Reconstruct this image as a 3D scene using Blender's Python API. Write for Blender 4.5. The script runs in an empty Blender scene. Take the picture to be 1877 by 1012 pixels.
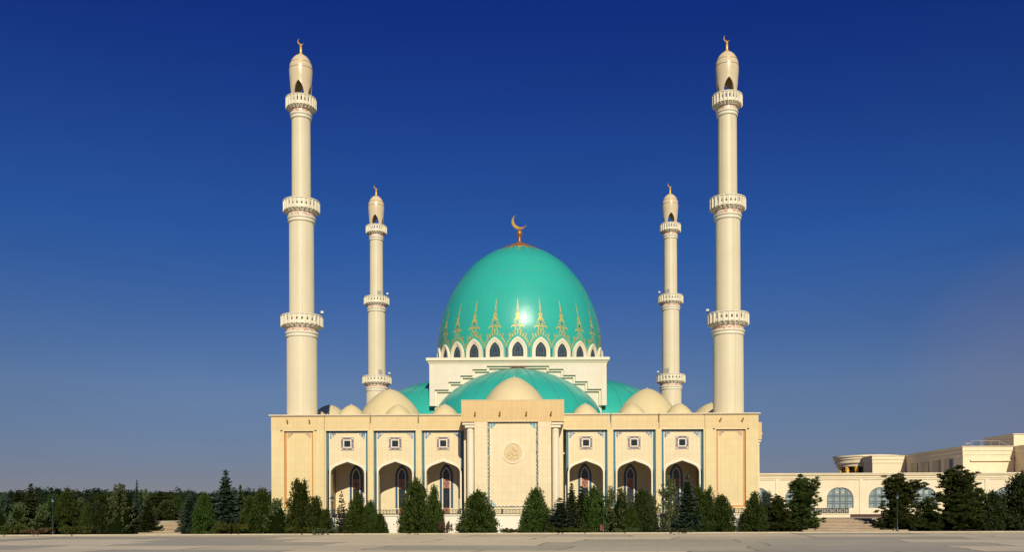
import bpy, math, random
import numpy as np
from math import sin, cos, pi, radians, tan, atan2, sqrt
from mathutils import Matrix, Vector

# ------------------------------------------------------------------ camera, world, sun
S = bpy.context.scene
COL = S.collection
CAM = dict(cx=985.0, cy=936.897, f=1738.5, yaw=0.00702, roll=0.00395, x=3.62872, y=-120.15639, z=2.6, w=1877.0, h=1012.0)
_c, _s = cos(CAM['yaw']), sin(CAM['yaw'])
R_ = Vector((_c, _s, 0)); F_ = Vector((-_s, _c, 0)); U_ = Vector((0, 0, 1))
_cr, _sr = cos(CAM['roll']), sin(CAM['roll'])
right = R_*_cr - U_*_sr
up = R_*_sr + U_*_cr
cam = bpy.data.cameras.new('camera')
co = bpy.data.objects.new('camera', cam)
COL.objects.link(co)
M = Matrix((right, up, -F_)).transposed().to_4x4()
M.translation = (CAM['x'], CAM['y'], CAM['z'])
co.matrix_world = M
cam.sensor_width = 36.0
cam.lens = CAM['f']/CAM['w']*36.0
cam.shift_x = (CAM['w']/2-CAM['cx'])/CAM['w']
cam.shift_y = (CAM['cy']-CAM['h']/2)/CAM['w']
cam.clip_start = 0.5
cam.clip_end = 6000
S.camera = co

SUN_EL, SUN_AZ = 28.0, 8.5
W = bpy.data.worlds.new('World')
S.world = W
W.use_nodes = True
nt = W.node_tree
bg = nt.nodes['Background']
sky = nt.nodes.new('ShaderNodeTexSky')
sky.sky_type = 'NISHITA'
sky.sun_disc = False
sky.sun_elevation = radians(SUN_EL)
sky.sun_rotation = radians(180-SUN_AZ)
sky.altitude = 2500
sky.air_density = 1.0
sky.dust_density = 0.6
sky.ozone_density = 4.0
# clear desert air through the lens's polariser: deep blue high up, dusty grey-blue low down
wtc = nt.nodes.new('ShaderNodeTexCoord')
wsp = nt.nodes.new('ShaderNodeSeparateXYZ')
wrp = nt.nodes.new('ShaderNodeValToRGB')
nt.links.new(wtc.outputs['Generated'], wsp.inputs[0])
nt.links.new(wsp.outputs[2], wrp.inputs[0])
SKY_TINT = [(0.0, (.38, .31, .36)), (.035, (.40, .325, .38)), (.124, (.50, .487, .556)), (.27, (.22, .457, .828)), (.465, (.10, .23, .82)), (1.0, (.09, .21, .8))]
el = wrp.color_ramp.elements
while len(el) < len(SKY_TINT):
    el.new(0.5)
for e_, (p_, c_) in zip(el, SKY_TINT):
    e_.position = p_; e_.color = (*c_, 1)
mulc = nt.nodes.new('ShaderNodeMixRGB'); mulc.blend_type = 'MULTIPLY'
mulc.inputs['Fac'].default_value = 1.0
nt.links.new(sky.outputs[0], mulc.inputs['Color1'])
nt.links.new(wrp.outputs[0], mulc.inputs['Color2'])
wmp = nt.nodes.new('ShaderNodeMapping'); wmp.inputs['Scale'].default_value = (1.6, 1.6, 6.0)
wnz = nt.nodes.new('ShaderNodeTexNoise'); wnz.inputs['Scale'].default_value = 1.3; wnz.inputs['Detail'].default_value = 4
wmr = nt.nodes.new('ShaderNodeMapRange'); wmr.inputs[1].default_value = .3; wmr.inputs[2].default_value = .75; wmr.inputs[3].default_value = .96; wmr.inputs[4].default_value = 1.06
nt.links.new(wtc.outputs['Generated'], wmp.inputs[0]); nt.links.new(wmp.outputs[0], wnz.inputs['Vector']); nt.links.new(wnz.outputs['Fac'], wmr.inputs[0])
mul2 = nt.nodes.new('ShaderNodeMixRGB'); mul2.blend_type = 'MULTIPLY'; mul2.inputs['Fac'].default_value = 1.0
nt.links.new(mulc.outputs[0], mul2.inputs['Color1']); nt.links.new(wmr.outputs[0], mul2.inputs['Color2'])
wvm = nt.nodes.new('ShaderNodeVectorMath'); wvm.operation = 'DOT_PRODUCT'; wvm.inputs[1].default_value = (.452, .882, .128)
nt.links.new(wtc.outputs['Generated'], wvm.inputs[0])
wcl = nt.nodes.new('ShaderNodeMapRange'); wcl.inputs[1].default_value = .9925; wcl.inputs[2].default_value = 1.0; wcl.inputs[4].default_value = .55
nt.links.new(wvm.outputs['Value'], wcl.inputs[0])
wcm = nt.nodes.new('ShaderNodeMath'); wcm.operation = 'MULTIPLY'
nt.links.new(wcl.outputs[0], wcm.inputs[0]); nt.links.new(wnz.outputs['Fac'], wcm.inputs[1])
mul3 = nt.nodes.new('ShaderNodeMixRGB'); mul3.inputs['Color2'].default_value = (3.0, 2.6, 3.6, 1)
nt.links.new(wcm.outputs[0], mul3.inputs['Fac']); nt.links.new(mul2.outputs[0], mul3.inputs['Color1'])
nt.links.new(mul3.outputs[0], bg.inputs['Color'])
bg.inputs['Strength'].default_value = 0.075

sl = bpy.data.lights.new('sun', 'SUN')
sl.energy = 4.15
sl.angle = radians(0.5)
sl.color = (1.0, 0.93, 0.735)
so = bpy.data.objects.new('sun', sl)
COL.objects.link(so)
sd = Vector((sin(radians(SUN_AZ))*cos(radians(SUN_EL)), -cos(radians(SUN_AZ))*cos(radians(SUN_EL)), sin(radians(SUN_EL))))
so.rotation_euler = sd.to_track_quat('Z', 'Y').to_euler()
so.location = (20, -60, 80)

S.view_settings.view_transform = 'Standard'
S.view_settings.look = 'None'
S.view_settings.exposure = 0.0
S.view_settings.gamma = 1.0


def at(px, py, Y):
    """world X, Z of a photograph pixel on the plane at depth Y"""
    U = px-CAM['cx']; V = py-CAM['cy']
    u = _cr*U-_sr*V; v = _sr*U+_cr*V
    t = (Y-CAM['y'])/(_c+_s*u/CAM['f'])
    return CAM['x']+t*(-_s+_c*u/CAM['f']), CAM['z']-t*v/CAM['f']


# ------------------------------------------------------------------ materials
def new_mat(name):
    m = bpy.data.materials.new(name)
    m.use_nodes = True
    b = m.node_tree.nodes['Principled BSDF']
    b.inputs['Diffuse Roughness'].default_value = 0.22
    return m, m.node_tree, b


def N(t, kind, **kw):
    n = t.nodes.new(kind)
    for k, v in kw.items():
        setattr(n, k, v)
    return n


def L(t, a, b):
    t.links.new(a, b)


def mathn(t, op, a, b=None):
    n = N(t, 'ShaderNodeMath', operation=op)
    for i, x in enumerate((a, b)):
        if x is None:
            continue
        if isinstance(x, (int, float)):
            n.inputs[i].default_value = x
        else:
            L(t, x, n.inputs[i])
    return n.outputs[0]


def mixc(t, fac, a, b, mode='MIX'):
    n = N(t, 'ShaderNodeMixRGB', blend_type=mode)
    for i, x in ((0, fac), (1, a), (2, b)):
        if isinstance(x, (int, float)):
            n.inputs[i].default_value = x
        elif isinstance(x, tuple):
            n.inputs[i].default_value = (*x[:3], 1)
        else:
            L(t, x, n.inputs[i])
    return n.outputs[0]


def noise(t, vec, scale, detail=3, rough=0.5):
    n = N(t, 'ShaderNodeTexNoise')
    n.inputs['Scale'].default_value = scale
    n.inputs['Detail'].default_value = detail
    n.inputs['Roughness'].default_value = rough
    if vec is not None:
        L(t, vec, n.inputs['Vector'])
    return n.outputs['Fac']


def ramp(t, fac, lo, hi):
    n = N(t, 'ShaderNodeMapRange')
    L(t, fac, n.inputs[0])
    n.inputs[1].default_value = lo
    n.inputs[2].default_value = hi
    return n.outputs[0]


def wall_uv(t):
    g = N(t, 'ShaderNodeNewGeometry')
    sp = N(t, 'ShaderNodeSeparateXYZ'); L(t, g.outputs['Position'], sp.inputs[0])
    cb = N(t, 'ShaderNodeCombineXYZ')
    L(t, mathn(t, 'ADD', sp.outputs[0], sp.outputs[1]), cb.inputs[0])
    L(t, sp.outputs[2], cb.inputs[1])
    return cb.outputs[0], g.outputs['Position']


def stone(name, col, bw=0.55, bh=0.95, mortar=0.83, var=0.03, stain=0.12, rough=0.6, msize=0.012):
    m, t, b = new_mat(name)
    uv, pos = wall_uv(t)
    br = N(t, 'ShaderNodeTexBrick', offset=0.0, squash=1.0)
    L(t, uv, br.inputs['Vector'])
    br.inputs['Scale'].default_value = 1.0
    br.inputs['Brick Width'].default_value = bw
    br.inputs['Row Height'].default_value = bh
    br.inputs['Mortar Size'].default_value = msize
    br.inputs['Mortar Smooth'].default_value = 0.2
    br.inputs['Bias'].default_value = 0.0
    c = Vector(col)
    br.inputs['Color1'].default_value = (*(c*(1+var)), 1)
    br.inputs['Color2'].default_value = (*(c*(1-var)), 1)
    br.inputs['Mortar'].default_value = (col[0]*mortar, col[1]*mortar*0.97, col[2]*mortar*0.9, 1)
    # broad weathering plus vertical run-off streaks
    mp = N(t, 'ShaderNodeMapping'); L(t, uv, mp.inputs[0]); mp.inputs['Scale'].default_value = (1.6, 0.12, 1)
    st = noise(t, mp.outputs[0], 1.0, 4)
    bl = noise(t, pos, 0.23, 4)
    f = mathn(t, 'MULTIPLY', mathn(t, 'ADD', ramp(t, st, 0.42, 0.75), ramp(t, bl, 0.4, 0.75)), stain*2.2)
    col2 = mixc(t, f, br.outputs[0], (col[0]*0.93, col[1]*0.80, col[2]*0.60))
    L(t, col2, b.inputs['Base Color'])
    b.inputs['Roughness'].default_value = rough
    bp = N(t, 'ShaderNodeBump'); bp.inputs['Strength'].default_value = 0.25; bp.inputs['Distance'].default_value = 0.02
    L(t, br.outputs['Fac'], bp.inputs['Height']); bp.invert = True
    L(t, bp.outputs[0], b.inputs['Normal'])
    return m


def paint(name, col, rough=0.5, var=0.12, scale=0.6, streak=True, metallic=0.0, spec=0.5):
    m, t, b = new_mat(name)
    tc = N(t, 'ShaderNodeTexCoord')
    n1 = noise(t, tc.outputs['Object'], scale, 5)
    f = ramp(t, n1, 0.35, 0.75)
    if streak:
        mp = N(t, 'ShaderNodeMapping'); L(t, tc.outputs['Object'], mp.inputs[0]); mp.inputs['Scale'].default_value = (2.2, 2.2, 0.12)
        f = mathn(t, 'MULTIPLY', mathn(t, 'ADD', f, ramp(t, noise(t, mp.outputs[0], 1.0, 4), 0.45, 0.8)), 0.6)
    c = mixc(t, f, col, tuple(x*(1-var*k) for x, k in zip(col, (0.8, 1.0, 1.4))))
    L(t, c, b.inputs['Base Color'])
    b.inputs['Roughness'].default_value = rough
    b.inputs['Metallic'].default_value = metallic
    b.inputs['Specular IOR Level'].default_value = spec
    return m


def pattern(name, ca, cb, scale, thr=0.5, cc=None, rough=0.4, kind='voronoi'):
    """small glazed-tile pattern of two or three colours"""
    m, t, b = new_mat(name)
    uv, pos = wall_uv(t)
    if kind == 'checker':
        ck = N(t, 'ShaderNodeTexChecker'); L(t, uv, ck.inputs[0]); ck.inputs['Scale'].default_value = scale
        fac = ck.outputs['Fac']
    else:
        v = N(t, 'ShaderNodeTexVoronoi', feature='F1'); L(t, uv, v.inputs['Vector']); v.inputs['Scale'].default_value = scale
        fac = ramp(t, v.outputs['Distance'], thr-0.08, thr+0.08)
    c = mixc(t, fac, ca, cb)
    if cc:
        c = mixc(t, ramp(t, noise(t, pos, scale*0.7, 1), 0.52, 0.6), c, cc)
    L(t, c, b.inputs['Base Color'])
    b.inputs['Roughness'].default_value = rough
    return m


def leafmat(name, dark, light, extra=None):
    m, t, b = new_mat(name)
    g = N(t, 'ShaderNodeNewGeometry')
    oi = N(t, 'ShaderNodeObjectInfo')
    n1 = noise(t, g.outputs['Position'], 1.1, 2)
    f = mathn(t, 'ADD', mathn(t, 'MULTIPLY', g.outputs['Random Per Island'], 0.6), mathn(t, 'MULTIPLY', ramp(t, n1, 0.3, 0.7), 0.4))
    c = mixc(t, f, dark, light)
    if extra:
        c = mixc(t, ramp(t, g.outputs['Random Per Island'], 0.9, 0.95), c, extra)
    hs = N(t, 'ShaderNodeHueSaturation'); L(t, c, hs.inputs['Color'])
    L(t, mathn(t, 'ADD', mathn(t, 'MULTIPLY', oi.outputs['Random'], 0.05), 0.475), hs.inputs['Hue'])
    L(t, mathn(t, 'ADD', mathn(t, 'MULTIPLY', oi.outputs['Random'], 0.5), 0.75), hs.inputs['Value'])
    L(t, hs.outputs[0], b.inputs['Base Color'])
    b.inputs['Roughness'].default_value = 0.65
    b.inputs['Specular IOR Level'].default_value = 0.12
    return m


MT = {}
MT['cream'] = stone('cream_stone', (0.76, 0.645, 0.42), mortar=0.78)
MT['frieze'] = stone('warm_frieze_stone', (0.72, 0.565, 0.30), bw=0.62, bh=0.62, stain=0.14)
MT['tower'] = stone('tower_stone', (0.75, 0.615, 0.335), stain=0.14)
MT['block'] = stone('portico_block_stone', (0.68, 0.49, 0.23), bw=0.57, bh=1.04, stain=0.14, mortar=0.8)
MT['pale'] = stone('pale_drum_stone', (0.75, 0.68, 0.56), bw=1.25, bh=1.15, mortar=0.8, var=0.03)
MT['podium'] = stone('podium_stone', (0.86, 0.80, 0.68), bw=1.6, bh=3.0, stain=0.1, mortar=0.93)
MT['trim'] = paint('white_trim', (0.80, 0.72, 0.55), 0.55, 0.1)
MT['cornice'] = paint('cornice_stone', (0.72, 0.60, 0.42), 0.6, 0.12)
MT['shaft'] = paint('minaret_render', (0.74, 0.655, 0.465), 0.5, 0.10, 0.35)
MT['jointgrey'] = paint('joint_mortar', (0.50, 0.42, 0.28), 0.8, 0.2, 2)
MT['shaft'].node_tree.nodes['Principled BSDF'].inputs['Diffuse Roughness'].default_value = 0.4
MT['lantern'] = paint('minaret_lantern_paint', (0.70, 0.58, 0.38), 0.28, 0.05, 0.4, False)
MT['balcony'] = paint('balcony_white', (0.80, 0.74, 0.58), 0.55, 0.12, 1.0)
MT['creamdome'] = paint('cream_dome_paint', (0.73, 0.60, 0.34), 0.5, 0.10, 0.35)
MT['creamdome'].node_tree.nodes['Principled BSDF'].inputs['Diffuse Roughness'].default_value = 0.0
MT['roof'] = paint('roof_screed', (0.45, 0.40, 0.32), 0.9)
MT['glass'] = paint('dark_glass', (0.025, 0.032, 0.045), 0.12, 0.1, 1.0, False)
MT['domeglass'] = paint('dome_glass', (0.05, 0.07, 0.085), 0.15, 0.1, 1.0, False)
MT['hallglass'] = paint('hall_glass', (0.30, 0.36, 0.36), 0.15, 0.15, 0.5, False)
MT['muntin'] = paint('blue_grey_muntin', (0.09, 0.13, 0.17), 0.5, 0.05, 1, False)
MT['bronze'] = paint('dark_bronze', (0.045, 0.038, 0.03), 0.5, 0.2, 2, False)
MT['lampgreen'] = paint('lamp_green_paint', (0.006, 0.026, 0.030), 0.4, 0.2, 2, False)
MT['gold'] = paint('gilded_metal', (0.98, 0.58, 0.10), 0.42, 0.08, 2, False, 0.4)
MT['copper'] = paint('copper_sheet', (0.48, 0.21, 0.06), 0.38, 0.25, 1.5, False, 0.45)
MT['darkcopper'] = paint('dark_copper', (0.16, 0.065, 0.035), 0.5, 0.25, 1.5, False, 0.2)
MT['goldpaint'] = paint('gold_paint', (0.62, 0.50, 0.13), 0.45, 0.3, 2.0, False, 0.15)
MT['bluedot'] = paint('blue_enamel', (0.02, 0.08, 0.18), 0.35, 0.1, 2, False)
MT['orange'] = paint('orange_tile_band', (0.62, 0.29, 0.06), 0.45, 0.2, 1.5)
MT['blue'] = pattern('blue_tile_band', (0.03, 0.13, 0.20), (0.055, 0.19, 0.24), 9, 0.4, (0.025, 0.11, 0.20))
MT['bluedeep'] = pattern('deep_blue_tile', (0.012, 0.05, 0.12), (0.02, 0.08, 0.17), 9, 0.4)
MT['mosaic'] = pattern('mosaic_tile', (0.50, 0.43, 0.36), (0.15, 0.09, 0.11), 9, 0.42, (0.16, 0.14, 0.20))
MT['cornertile'] = pattern('corner_mosaic', (0.13, 0.12, 0.22), (0.55, 0.52, 0.48), 6, 0.45, (0.05, 0.18, 0.30))
MT['browncorner'] = pattern('brown_corner_mosaic', (0.30, 0.17, 0.09), (0.62, 0.46, 0.27), 6, 0.45)
MT['bluecorner'] = pattern('turquoise_corner_mosaic', (0.05, 0.26, 0.36), (0.28, 0.48, 0.50), 5, 0.5)
MT['checker'] = pattern('checker_tile', (0.035, 0.06, 0.07), (0.56, 0.48, 0.32), 4.6, cc=(0.05, 0.15, 0.19), kind='checker')
MT['redband'] = pattern('red_floral_band', (0.42, 0.17, 0.10), (0.74, 0.60, 0.46), 5.5, 0.42)
MT['panelorange'] = paint('orange_glass_panel', (0.50, 0.20, 0.07), 0.35, 0.25, 1.5, False)
MT['purple'] = paint('purple_tile', (0.05, 0.03, 0.14), 0.4, 0.1, 2, False)
MT['medal'] = pattern('medallion_relief', (0.58, 0.44, 0.22), (0.70, 0.55, 0.31), 9, 0.4, rough=0.7)
MT['maroon'] = stone('maroon_granite', (0.085, 0.028, 0.02), bw=1.0, bh=0.6)
MT['hall'] = stone('hall_stone', (0.76, 0.67, 0.49), bw=0.9, bh=0.6, mortar=0.92, var=0.03)
MT['upper'] = stone('upper_hall_stone', (0.82, 0.71, 0.50), bw=1.2, bh=0.7, mortar=0.93, var=0.03)
MT['niche_shade'] = stone('niche_shade_stone', (0.58, 0.48, 0.32), bw=1.2, bh=0.7, mortar=0.93, var=0.03)  # darker version of the upper stone: recess shade put into the colour
MT['metalgrey'] = paint('grey_cabinet_paint', (0.42, 0.41, 0.36), 0.5, 0.1, 1.5)
MT['white'] = paint('white_metal', (0.75, 0.75, 0.72), 0.45, 0.05, 1, False)
MT['redpaint'] = paint('dull_red_paint', (0.16, 0.03, 0.025), 0.6, 0.2, 2, False)
MT['bark'] = paint('bark', (0.09, 0.06, 0.04), 0.9, 0.4, 4)
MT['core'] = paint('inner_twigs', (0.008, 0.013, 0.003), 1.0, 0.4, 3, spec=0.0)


def dome_mat(name, col, joints=True):
    m, t, b = new_mat(name)
    tc = N(t, 'ShaderNodeTexCoord')
    g = N(t, 'ShaderNodeNewGeometry')
    mp = N(t, 'ShaderNodeMapping'); L(t, tc.outputs['Object'], mp.inputs[0]); mp.inputs['Scale'].default_value = (0.9, 0.9, 0.07)
    st = ramp(t, noise(t, mp.outputs[0], 1.0, 5), 0.45, 0.8)
    n1 = ramp(t, noise(t, tc.outputs['Object'], 0.16, 4), 0.35, 0.7)
    c = mixc(t, mathn(t, 'MULTIPLY', st, 0.6), col, (col[0]*1.3, col[1]*0.82, col[2]*0.85))
    c = mixc(t, mathn(t, 'MULTIPLY', n1, 0.3), c, (col[0]*0.8, col[1]*0.88, col[2]*0.95))
    L(t, c, b.inputs['Base Color'])
    b.inputs['Diffuse Roughness'].default_value = 0.0
    b.inputs['Specular IOR Level'].default_value = 0.42
    L(t, mathn(t, 'ADD', mathn(t, 'MULTIPLY', st, 0.12), 0.30), b.inputs['Roughness'])
    # panel joints: meridians every 5 degrees and level rings
    sp = N(t, 'ShaderNodeSeparateXYZ'); L(t, tc.outputs['Object'], sp.inputs[0])
    ang = mathn(t, 'ARCTAN2', sp.outputs[1], sp.outputs[0])
    fr = mathn(t, 'FRACT', mathn(t, 'MULTIPLY', ang, 72/(2*pi)))
    jl = mathn(t, 'LESS_THAN', mathn(t, 'ABSOLUTE', mathn(t, 'SUBTRACT', fr, 0.5)), 0.03)
    zr = mathn(t, 'FRACT', mathn(t, 'MULTIPLY', sp.outputs[2], 0.42))
    jz = mathn(t, 'LESS_THAN', mathn(t, 'ABSOLUTE', mathn(t, 'SUBTRACT', zr, 0.5)), 0.018)
    j = mathn(t, 'MAXIMUM', jl, jz) if joints else 0.0
    if joints:
        c = mixc(t, mathn(t, 'MULTIPLY', j, 0.10), c, (0.03, 0.16, 0.13))
        L(t, c, b.inputs['Base Color'])
    bp = N(t, 'ShaderNodeBump'); bp.inputs['Strength'].default_value = 0.05; bp.inputs['Distance'].default_value = 0.2
    L(t, noise(t, tc.outputs['Object'], 0.9, 3), bp.inputs['Height'])
    L(t, bp.outputs[0], b.inputs['Normal'])
    return m


MT['green'] = dome_mat('turquoise_dome', (0.034, 0.43, 0.345))
MT['halfgreen'] = dome_mat('turquoise_half_dome', (0.034, 0.43, 0.345), False)
MT['rib'] = paint('dome_seam', (0.10, 0.29, 0.22), 0.5, 0.2, 1, False)


def plaza_mat():
    m, t, b = new_mat('plaza_slabs')
    g = N(t, 'ShaderNodeNewGeometry')
    rot = N(t, 'ShaderNodeMapping'); L(t, g.outputs['Position'], rot.inputs[0])
    rot.inputs['Rotation'].default_value = (0, 0, radians(7))
    nz = N(t, 'ShaderNodeTexNoise'); L(t, rot.outputs[0], nz.inputs['Vector']); nz.inputs['Scale'].default_value = 0.12; nz.inputs['Detail'].default_value = 3
    br = N(t, 'ShaderNodeTexBrick', offset=0.37, offset_frequency=2, squash=1.3, squash_frequency=3)
    wv = mixc(t, 1.0, rot.outputs[0], mixc(t, 1.0, nz.outputs['Color'], (3.0, 3.0, 0.0), 'MULTIPLY'), 'ADD'); L(t, wv, br.inputs['Vector'])
    br.inputs['Scale'].default_value = 1.0
    br.inputs['Brick Width'].default_value = 13.0
    br.inputs['Row Height'].default_value = 8.0
    br.inputs['Mortar Size'].default_value = 0.22
    br.inputs['Mortar Smooth'].default_value = 0.6
    br.inputs['Color1'].default_value = (0, 0, 0, 1)
    br.inputs['Color2'].default_value = (1, 1, 1, 1)
    br.inputs['Mortar'].default_value = (0.5, 0.5, 0.5, 1)
    br2 = N(t, 'ShaderNodeTexBrick', offset=0.5)
    L(t, wv, br2.inputs['Vector'])
    for k_, v_ in (('Scale', 1.0), ('Brick Width', 3.25), ('Row Height', 4.0), ('Mortar Size', 0.05), ('Mortar Smooth', 0.3)):
        br2.inputs[k_].default_value = v_
    br2.inputs['Color1'].default_value = (0.94, 0.94, 0.94, 1); br2.inputs['Color2'].default_value = (1.06, 1.05, 1.04, 1); br2.inputs['Mortar'].default_value = (0.72, 0.71, 0.70, 1)
    tone = ramp(t, br.outputs[0], 0.40, 0.60)
    slab = mixc(t, tone, (0.345, 0.32, 0.25), (0.63, 0.53, 0.375))
    slab = mixc(t, br.outputs['Fac'], slab, (0.22, 0.19, 0.135))
    slab = mixc(t, 1.0, slab, br2.outputs[0], 'MULTIPLY')
    n1 = ramp(t, noise(t, g.outputs['Position'], 0.09, 5, 0.6), 0.3, 0.7)
    n2 = ramp(t, noise(t, g.outputs['Position'], 2.5, 4, 0.7), 0.3, 0.7)
    mp = N(t, 'ShaderNodeMapping'); L(t, g.outputs['Position'], mp.inputs[0]); mp.inputs['Scale'].default_value = (0.03, 0.35, 1); mp.inputs['Rotation'].default_value = (0, 0, 0.3)
    n3 = ramp(t, noise(t, mp.outputs[0], 1.0, 4), 0.4, 0.7)
    c = mixc(t, mathn(t, 'MULTIPLY', n1, 0.14), slab, (0.42, 0.37, 0.27))
    c = mixc(t, mathn(t, 'MULTIPLY', n3, 0.22), c, (0.62, 0.51, 0.34))
    c = mixc(t, mathn(t, 'MULTIPLY', n2, 0.15), c, (0.34, 0.29, 0.2))
    L(t, c, b.inputs['Base Color'])
    b.inputs['Roughness'].default_value = 0.6
    return m


MT['plaza'] = plaza_mat()
MT['bounce_cut'] = paint('bounce_cut_paving', (0.06, 0.05, 0.038), 0.55, 0.3, 0.8, False)  # near-black tone chosen to weaken bounced light under the arches
MT['soil'] = paint('bed_soil', (0.07, 0.065, 0.03), 0.95, 0.5, 0.8, False)
MT['far'] = paint('dry_ground', (0.16, 0.14, 0.08), 0.95, 0.4, 0.05, False)
MT['kerb'] = stone('kerb_stone', (0.50, 0.43, 0.31), bw=1.3, bh=5, mortar=0.55, msize=0.02, var=0.1)
MT['steps'] = stone('step_stone', (0.58, 0.47, 0.35), bw=1.7, bh=.15, mortar=0.6, var=0.22, stain=0.35, msize=0.02)
MT['tread'] = paint('dark_tread', (0.36, 0.28, 0.20), 0.8, 0.45, 1.2, False)  # darker brown than the step stone, sets treads off from risers
MT['terrace'] = paint('terrace_paving', (0.42, 0.36, 0.26), 0.8, 0.2, 0.4, False)
MT['thuja'] = leafmat('thuja_foliage', (0.010, 0.023, 0.003), (0.072, 0.095, 0.018))
MT['olive'] = leafmat('olive_green_foliage', (0.018, 0.034, 0.006), (0.060, 0.085, 0.014))
MT['spruce'] = leafmat('blue_spruce_foliage', (0.014, 0.030, 0.020), (0.09, 0.13, 0.095))
MT['darkspruce'] = leafmat('dark_spruce_foliage', (0.010, 0.020, 0.006), (0.062, 0.078, 0.024))
MT['juniper'] = leafmat('juniper_foliage', (0.014, 0.028, 0.007), (0.125, 0.150, 0.055), (0.20, 0.21, 0.10))
MT['lowjuniper'] = leafmat('low_juniper_foliage', (0.022, 0.038, 0.006), (0.085, 0.10, 0.018), (0.12, 0.08, 0.03))
MT['pine'] = leafmat('pine_foliage', (0.008, 0.017, 0.003), (0.085, 0.105, 0.024))
MT['greenbrown'] = leafmat('larch_foliage', (0.016, 0.026, 0.008), (0.055, 0.065, 0.022))
MT['russet'] = leafmat('russet_foliage', (0.045, 0.03, 0.018), (0.13, 0.075, 0.04))
MT['forest'] = leafmat('forest_foliage', (0.006, 0.011, 0.004), (0.018, 0.027, 0.009))


# ------------------------------------------------------------------ mesh helpers
class MB:
    def __init__(s):
        s.v = []; s.f = []; s.m = []

    def add(s, vs, fs, mi=0):
        o = len(s.v)
        s.v += [tuple(map(float, p)) for p in vs]
        s.f += [tuple(i+o for i in f) for f in fs]
        s.m += [mi]*len(fs)
        return s

    def box(s, x0, x1, y0, y1, z0, z1, mi=0):
        x0, x1 = min(x0, x1), max(x0, x1); y0, y1 = min(y0, y1), max(y0, y1)
        v = [(x0, y0, z0), (x1, y0, z0), (x1, y1, z0), (x0, y1, z0), (x0, y0, z1), (x1, y0, z1), (x1, y1, z1), (x0, y1, z1)]
        return s.add(v, [(0, 3, 2, 1), (4, 5, 6, 7), (0, 1, 5, 4), (1, 2, 6, 5), (2, 3, 7, 6), (3, 0, 4, 7)], mi)

    def frustum(s, a0, z0, a1, z1, mi=0):
        v = [(-a0, -a0, z0), (a0, -a0, z0), (a0, a0, z0), (-a0, a0, z0), (-a1, -a1, z1), (a1, -a1, z1), (a1, a1, z1), (-a1, a1, z1)]
        return s.add(v, [(0, 3, 2, 1), (4, 5, 6, 7), (0, 1, 5, 4), (1, 2, 6, 5), (2, 3, 7, 6), (3, 0, 4, 7)], mi)

    def prism(s, poly, y0, y1, mi=0):
        """(x, z) outline, counter-clockwise seen from the front (-y), extruded from y0 (front) to y1"""
        n = len(poly)
        a = sum(poly[i][0]*poly[(i+1) % n][1]-poly[(i+1) % n][0]*poly[i][1] for i in range(n))
        if a < 0:
            poly = poly[::-1]
        v = [(x, y0, z) for x, z in poly]+[(x, y1, z) for x, z in poly]
        f = [tuple(range(n)), tuple(range(2*n-1, n-1, -1))]
        f += [(i, i+n, (i+1) % n+n, (i+1) % n) for i in range(n)]
        return s.add(v, f, mi)

    def band(s, inner, outer, y0, y1, mi=0, close=False):
        """strip between two (x, z) polylines of equal length, extruded"""
        n = len(inner)
        v = [(x, y0, z) for x, z in inner]+[(x, y0, z) for x, z in outer]+[(x, y1, z) for x, z in inner]+[(x, y1, z) for x, z in outer]
        f = []
        for i in range(n if close else n-1):
            j = (i+1) % n
            f += [(i, j, n+j, n+i), (2*n+i, 3*n+i, 3*n+j, 2*n+j), (i, 2*n+i, 2*n+j, j), (n+i, n+j, 3*n+j, 3*n+i)]
        if not close:
            f += [(0, n, 3*n, 2*n), (n-1, 3*n-1, 4*n-1, 2*n-1)]
        return s.add(v, f, mi)

    def lathe(s, prof, n=48, c=(0, 0), a0=0.0, a1=2*pi, mi=0):
        full = abs(a1-a0-2*pi) < 1e-6
        k = n if full else n+1
        v = []
        for r, z in prof:
            for i in range(k):
                a = a0+(a1-a0)*i/n
                v.append((c[0]+r*cos(a), c[1]+r*sin(a), z))
        f = []
        for j in range(len(prof)-1):
            for i in range(n):
                i2 = (i+1) % k
                f.append((j*k+i, j*k+i2, (j+1)*k+i2, (j+1)*k+i))
        return s.add(v, f, mi)

    def tube(s, p, q, r0, r1=None, n=8, mi=0, cap=True):
        r1 = r0 if r1 is None else r1
        p, q = Vector(p), Vector(q)
        d = (q-p).normalized()
        a = d.orthogonal().normalized(); b = d.cross(a)
        v = [p+(a*cos(2*pi*i/n)+b*sin(2*pi*i/n))*r0 for i in range(n)]+[q+(a*cos(2*pi*i/n)+b*sin(2*pi*i/n))*r1 for i in range(n)]
        f = [(i, (i+1) % n, n+(i+1) % n, n+i) for i in range(n)]
        if cap:
            f += [tuple(range(n-1, -1, -1)), tuple(range(n, 2*n))]
        return s.add(v, f, mi)

    def ball(s, c, r, n=12, mi=0, sz=1.0):
        prof = [(max(r*sin(pi*i/8), 1e-4), c[2]-r*sz*cos(pi*i/8)) for i in range(9)]
        return s.lathe(prof, n, (c[0], c[1]), mi=mi)

    def build(s, name, mats, parent=None, smooth=True, off=(0, 0, 0), angle=32):
        me = bpy.data.meshes.new(name)
        me.from_pydata([(x-off[0], y-off[1], z-off[2]) for x, y, z in s.v], [], s.f)
        mats = mats if isinstance(mats, (list, tuple)) else [mats]
        for m in mats:
            me.materials.append(MT[m] if isinstance(m, str) else m)
        if len(mats) > 1:
            me.polygons.foreach_set('material_index', s.m)
        if smooth:
            me.polygons.foreach_set('use_smooth', [True]*len(s.f))
            me.set_sharp_from_angle(angle=radians(angle))
        me.update()
        o = bpy.data.objects.new(name, me)
        COL.objects.link(o)
        if parent is not None:
            o.parent = parent
        return o


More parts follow.
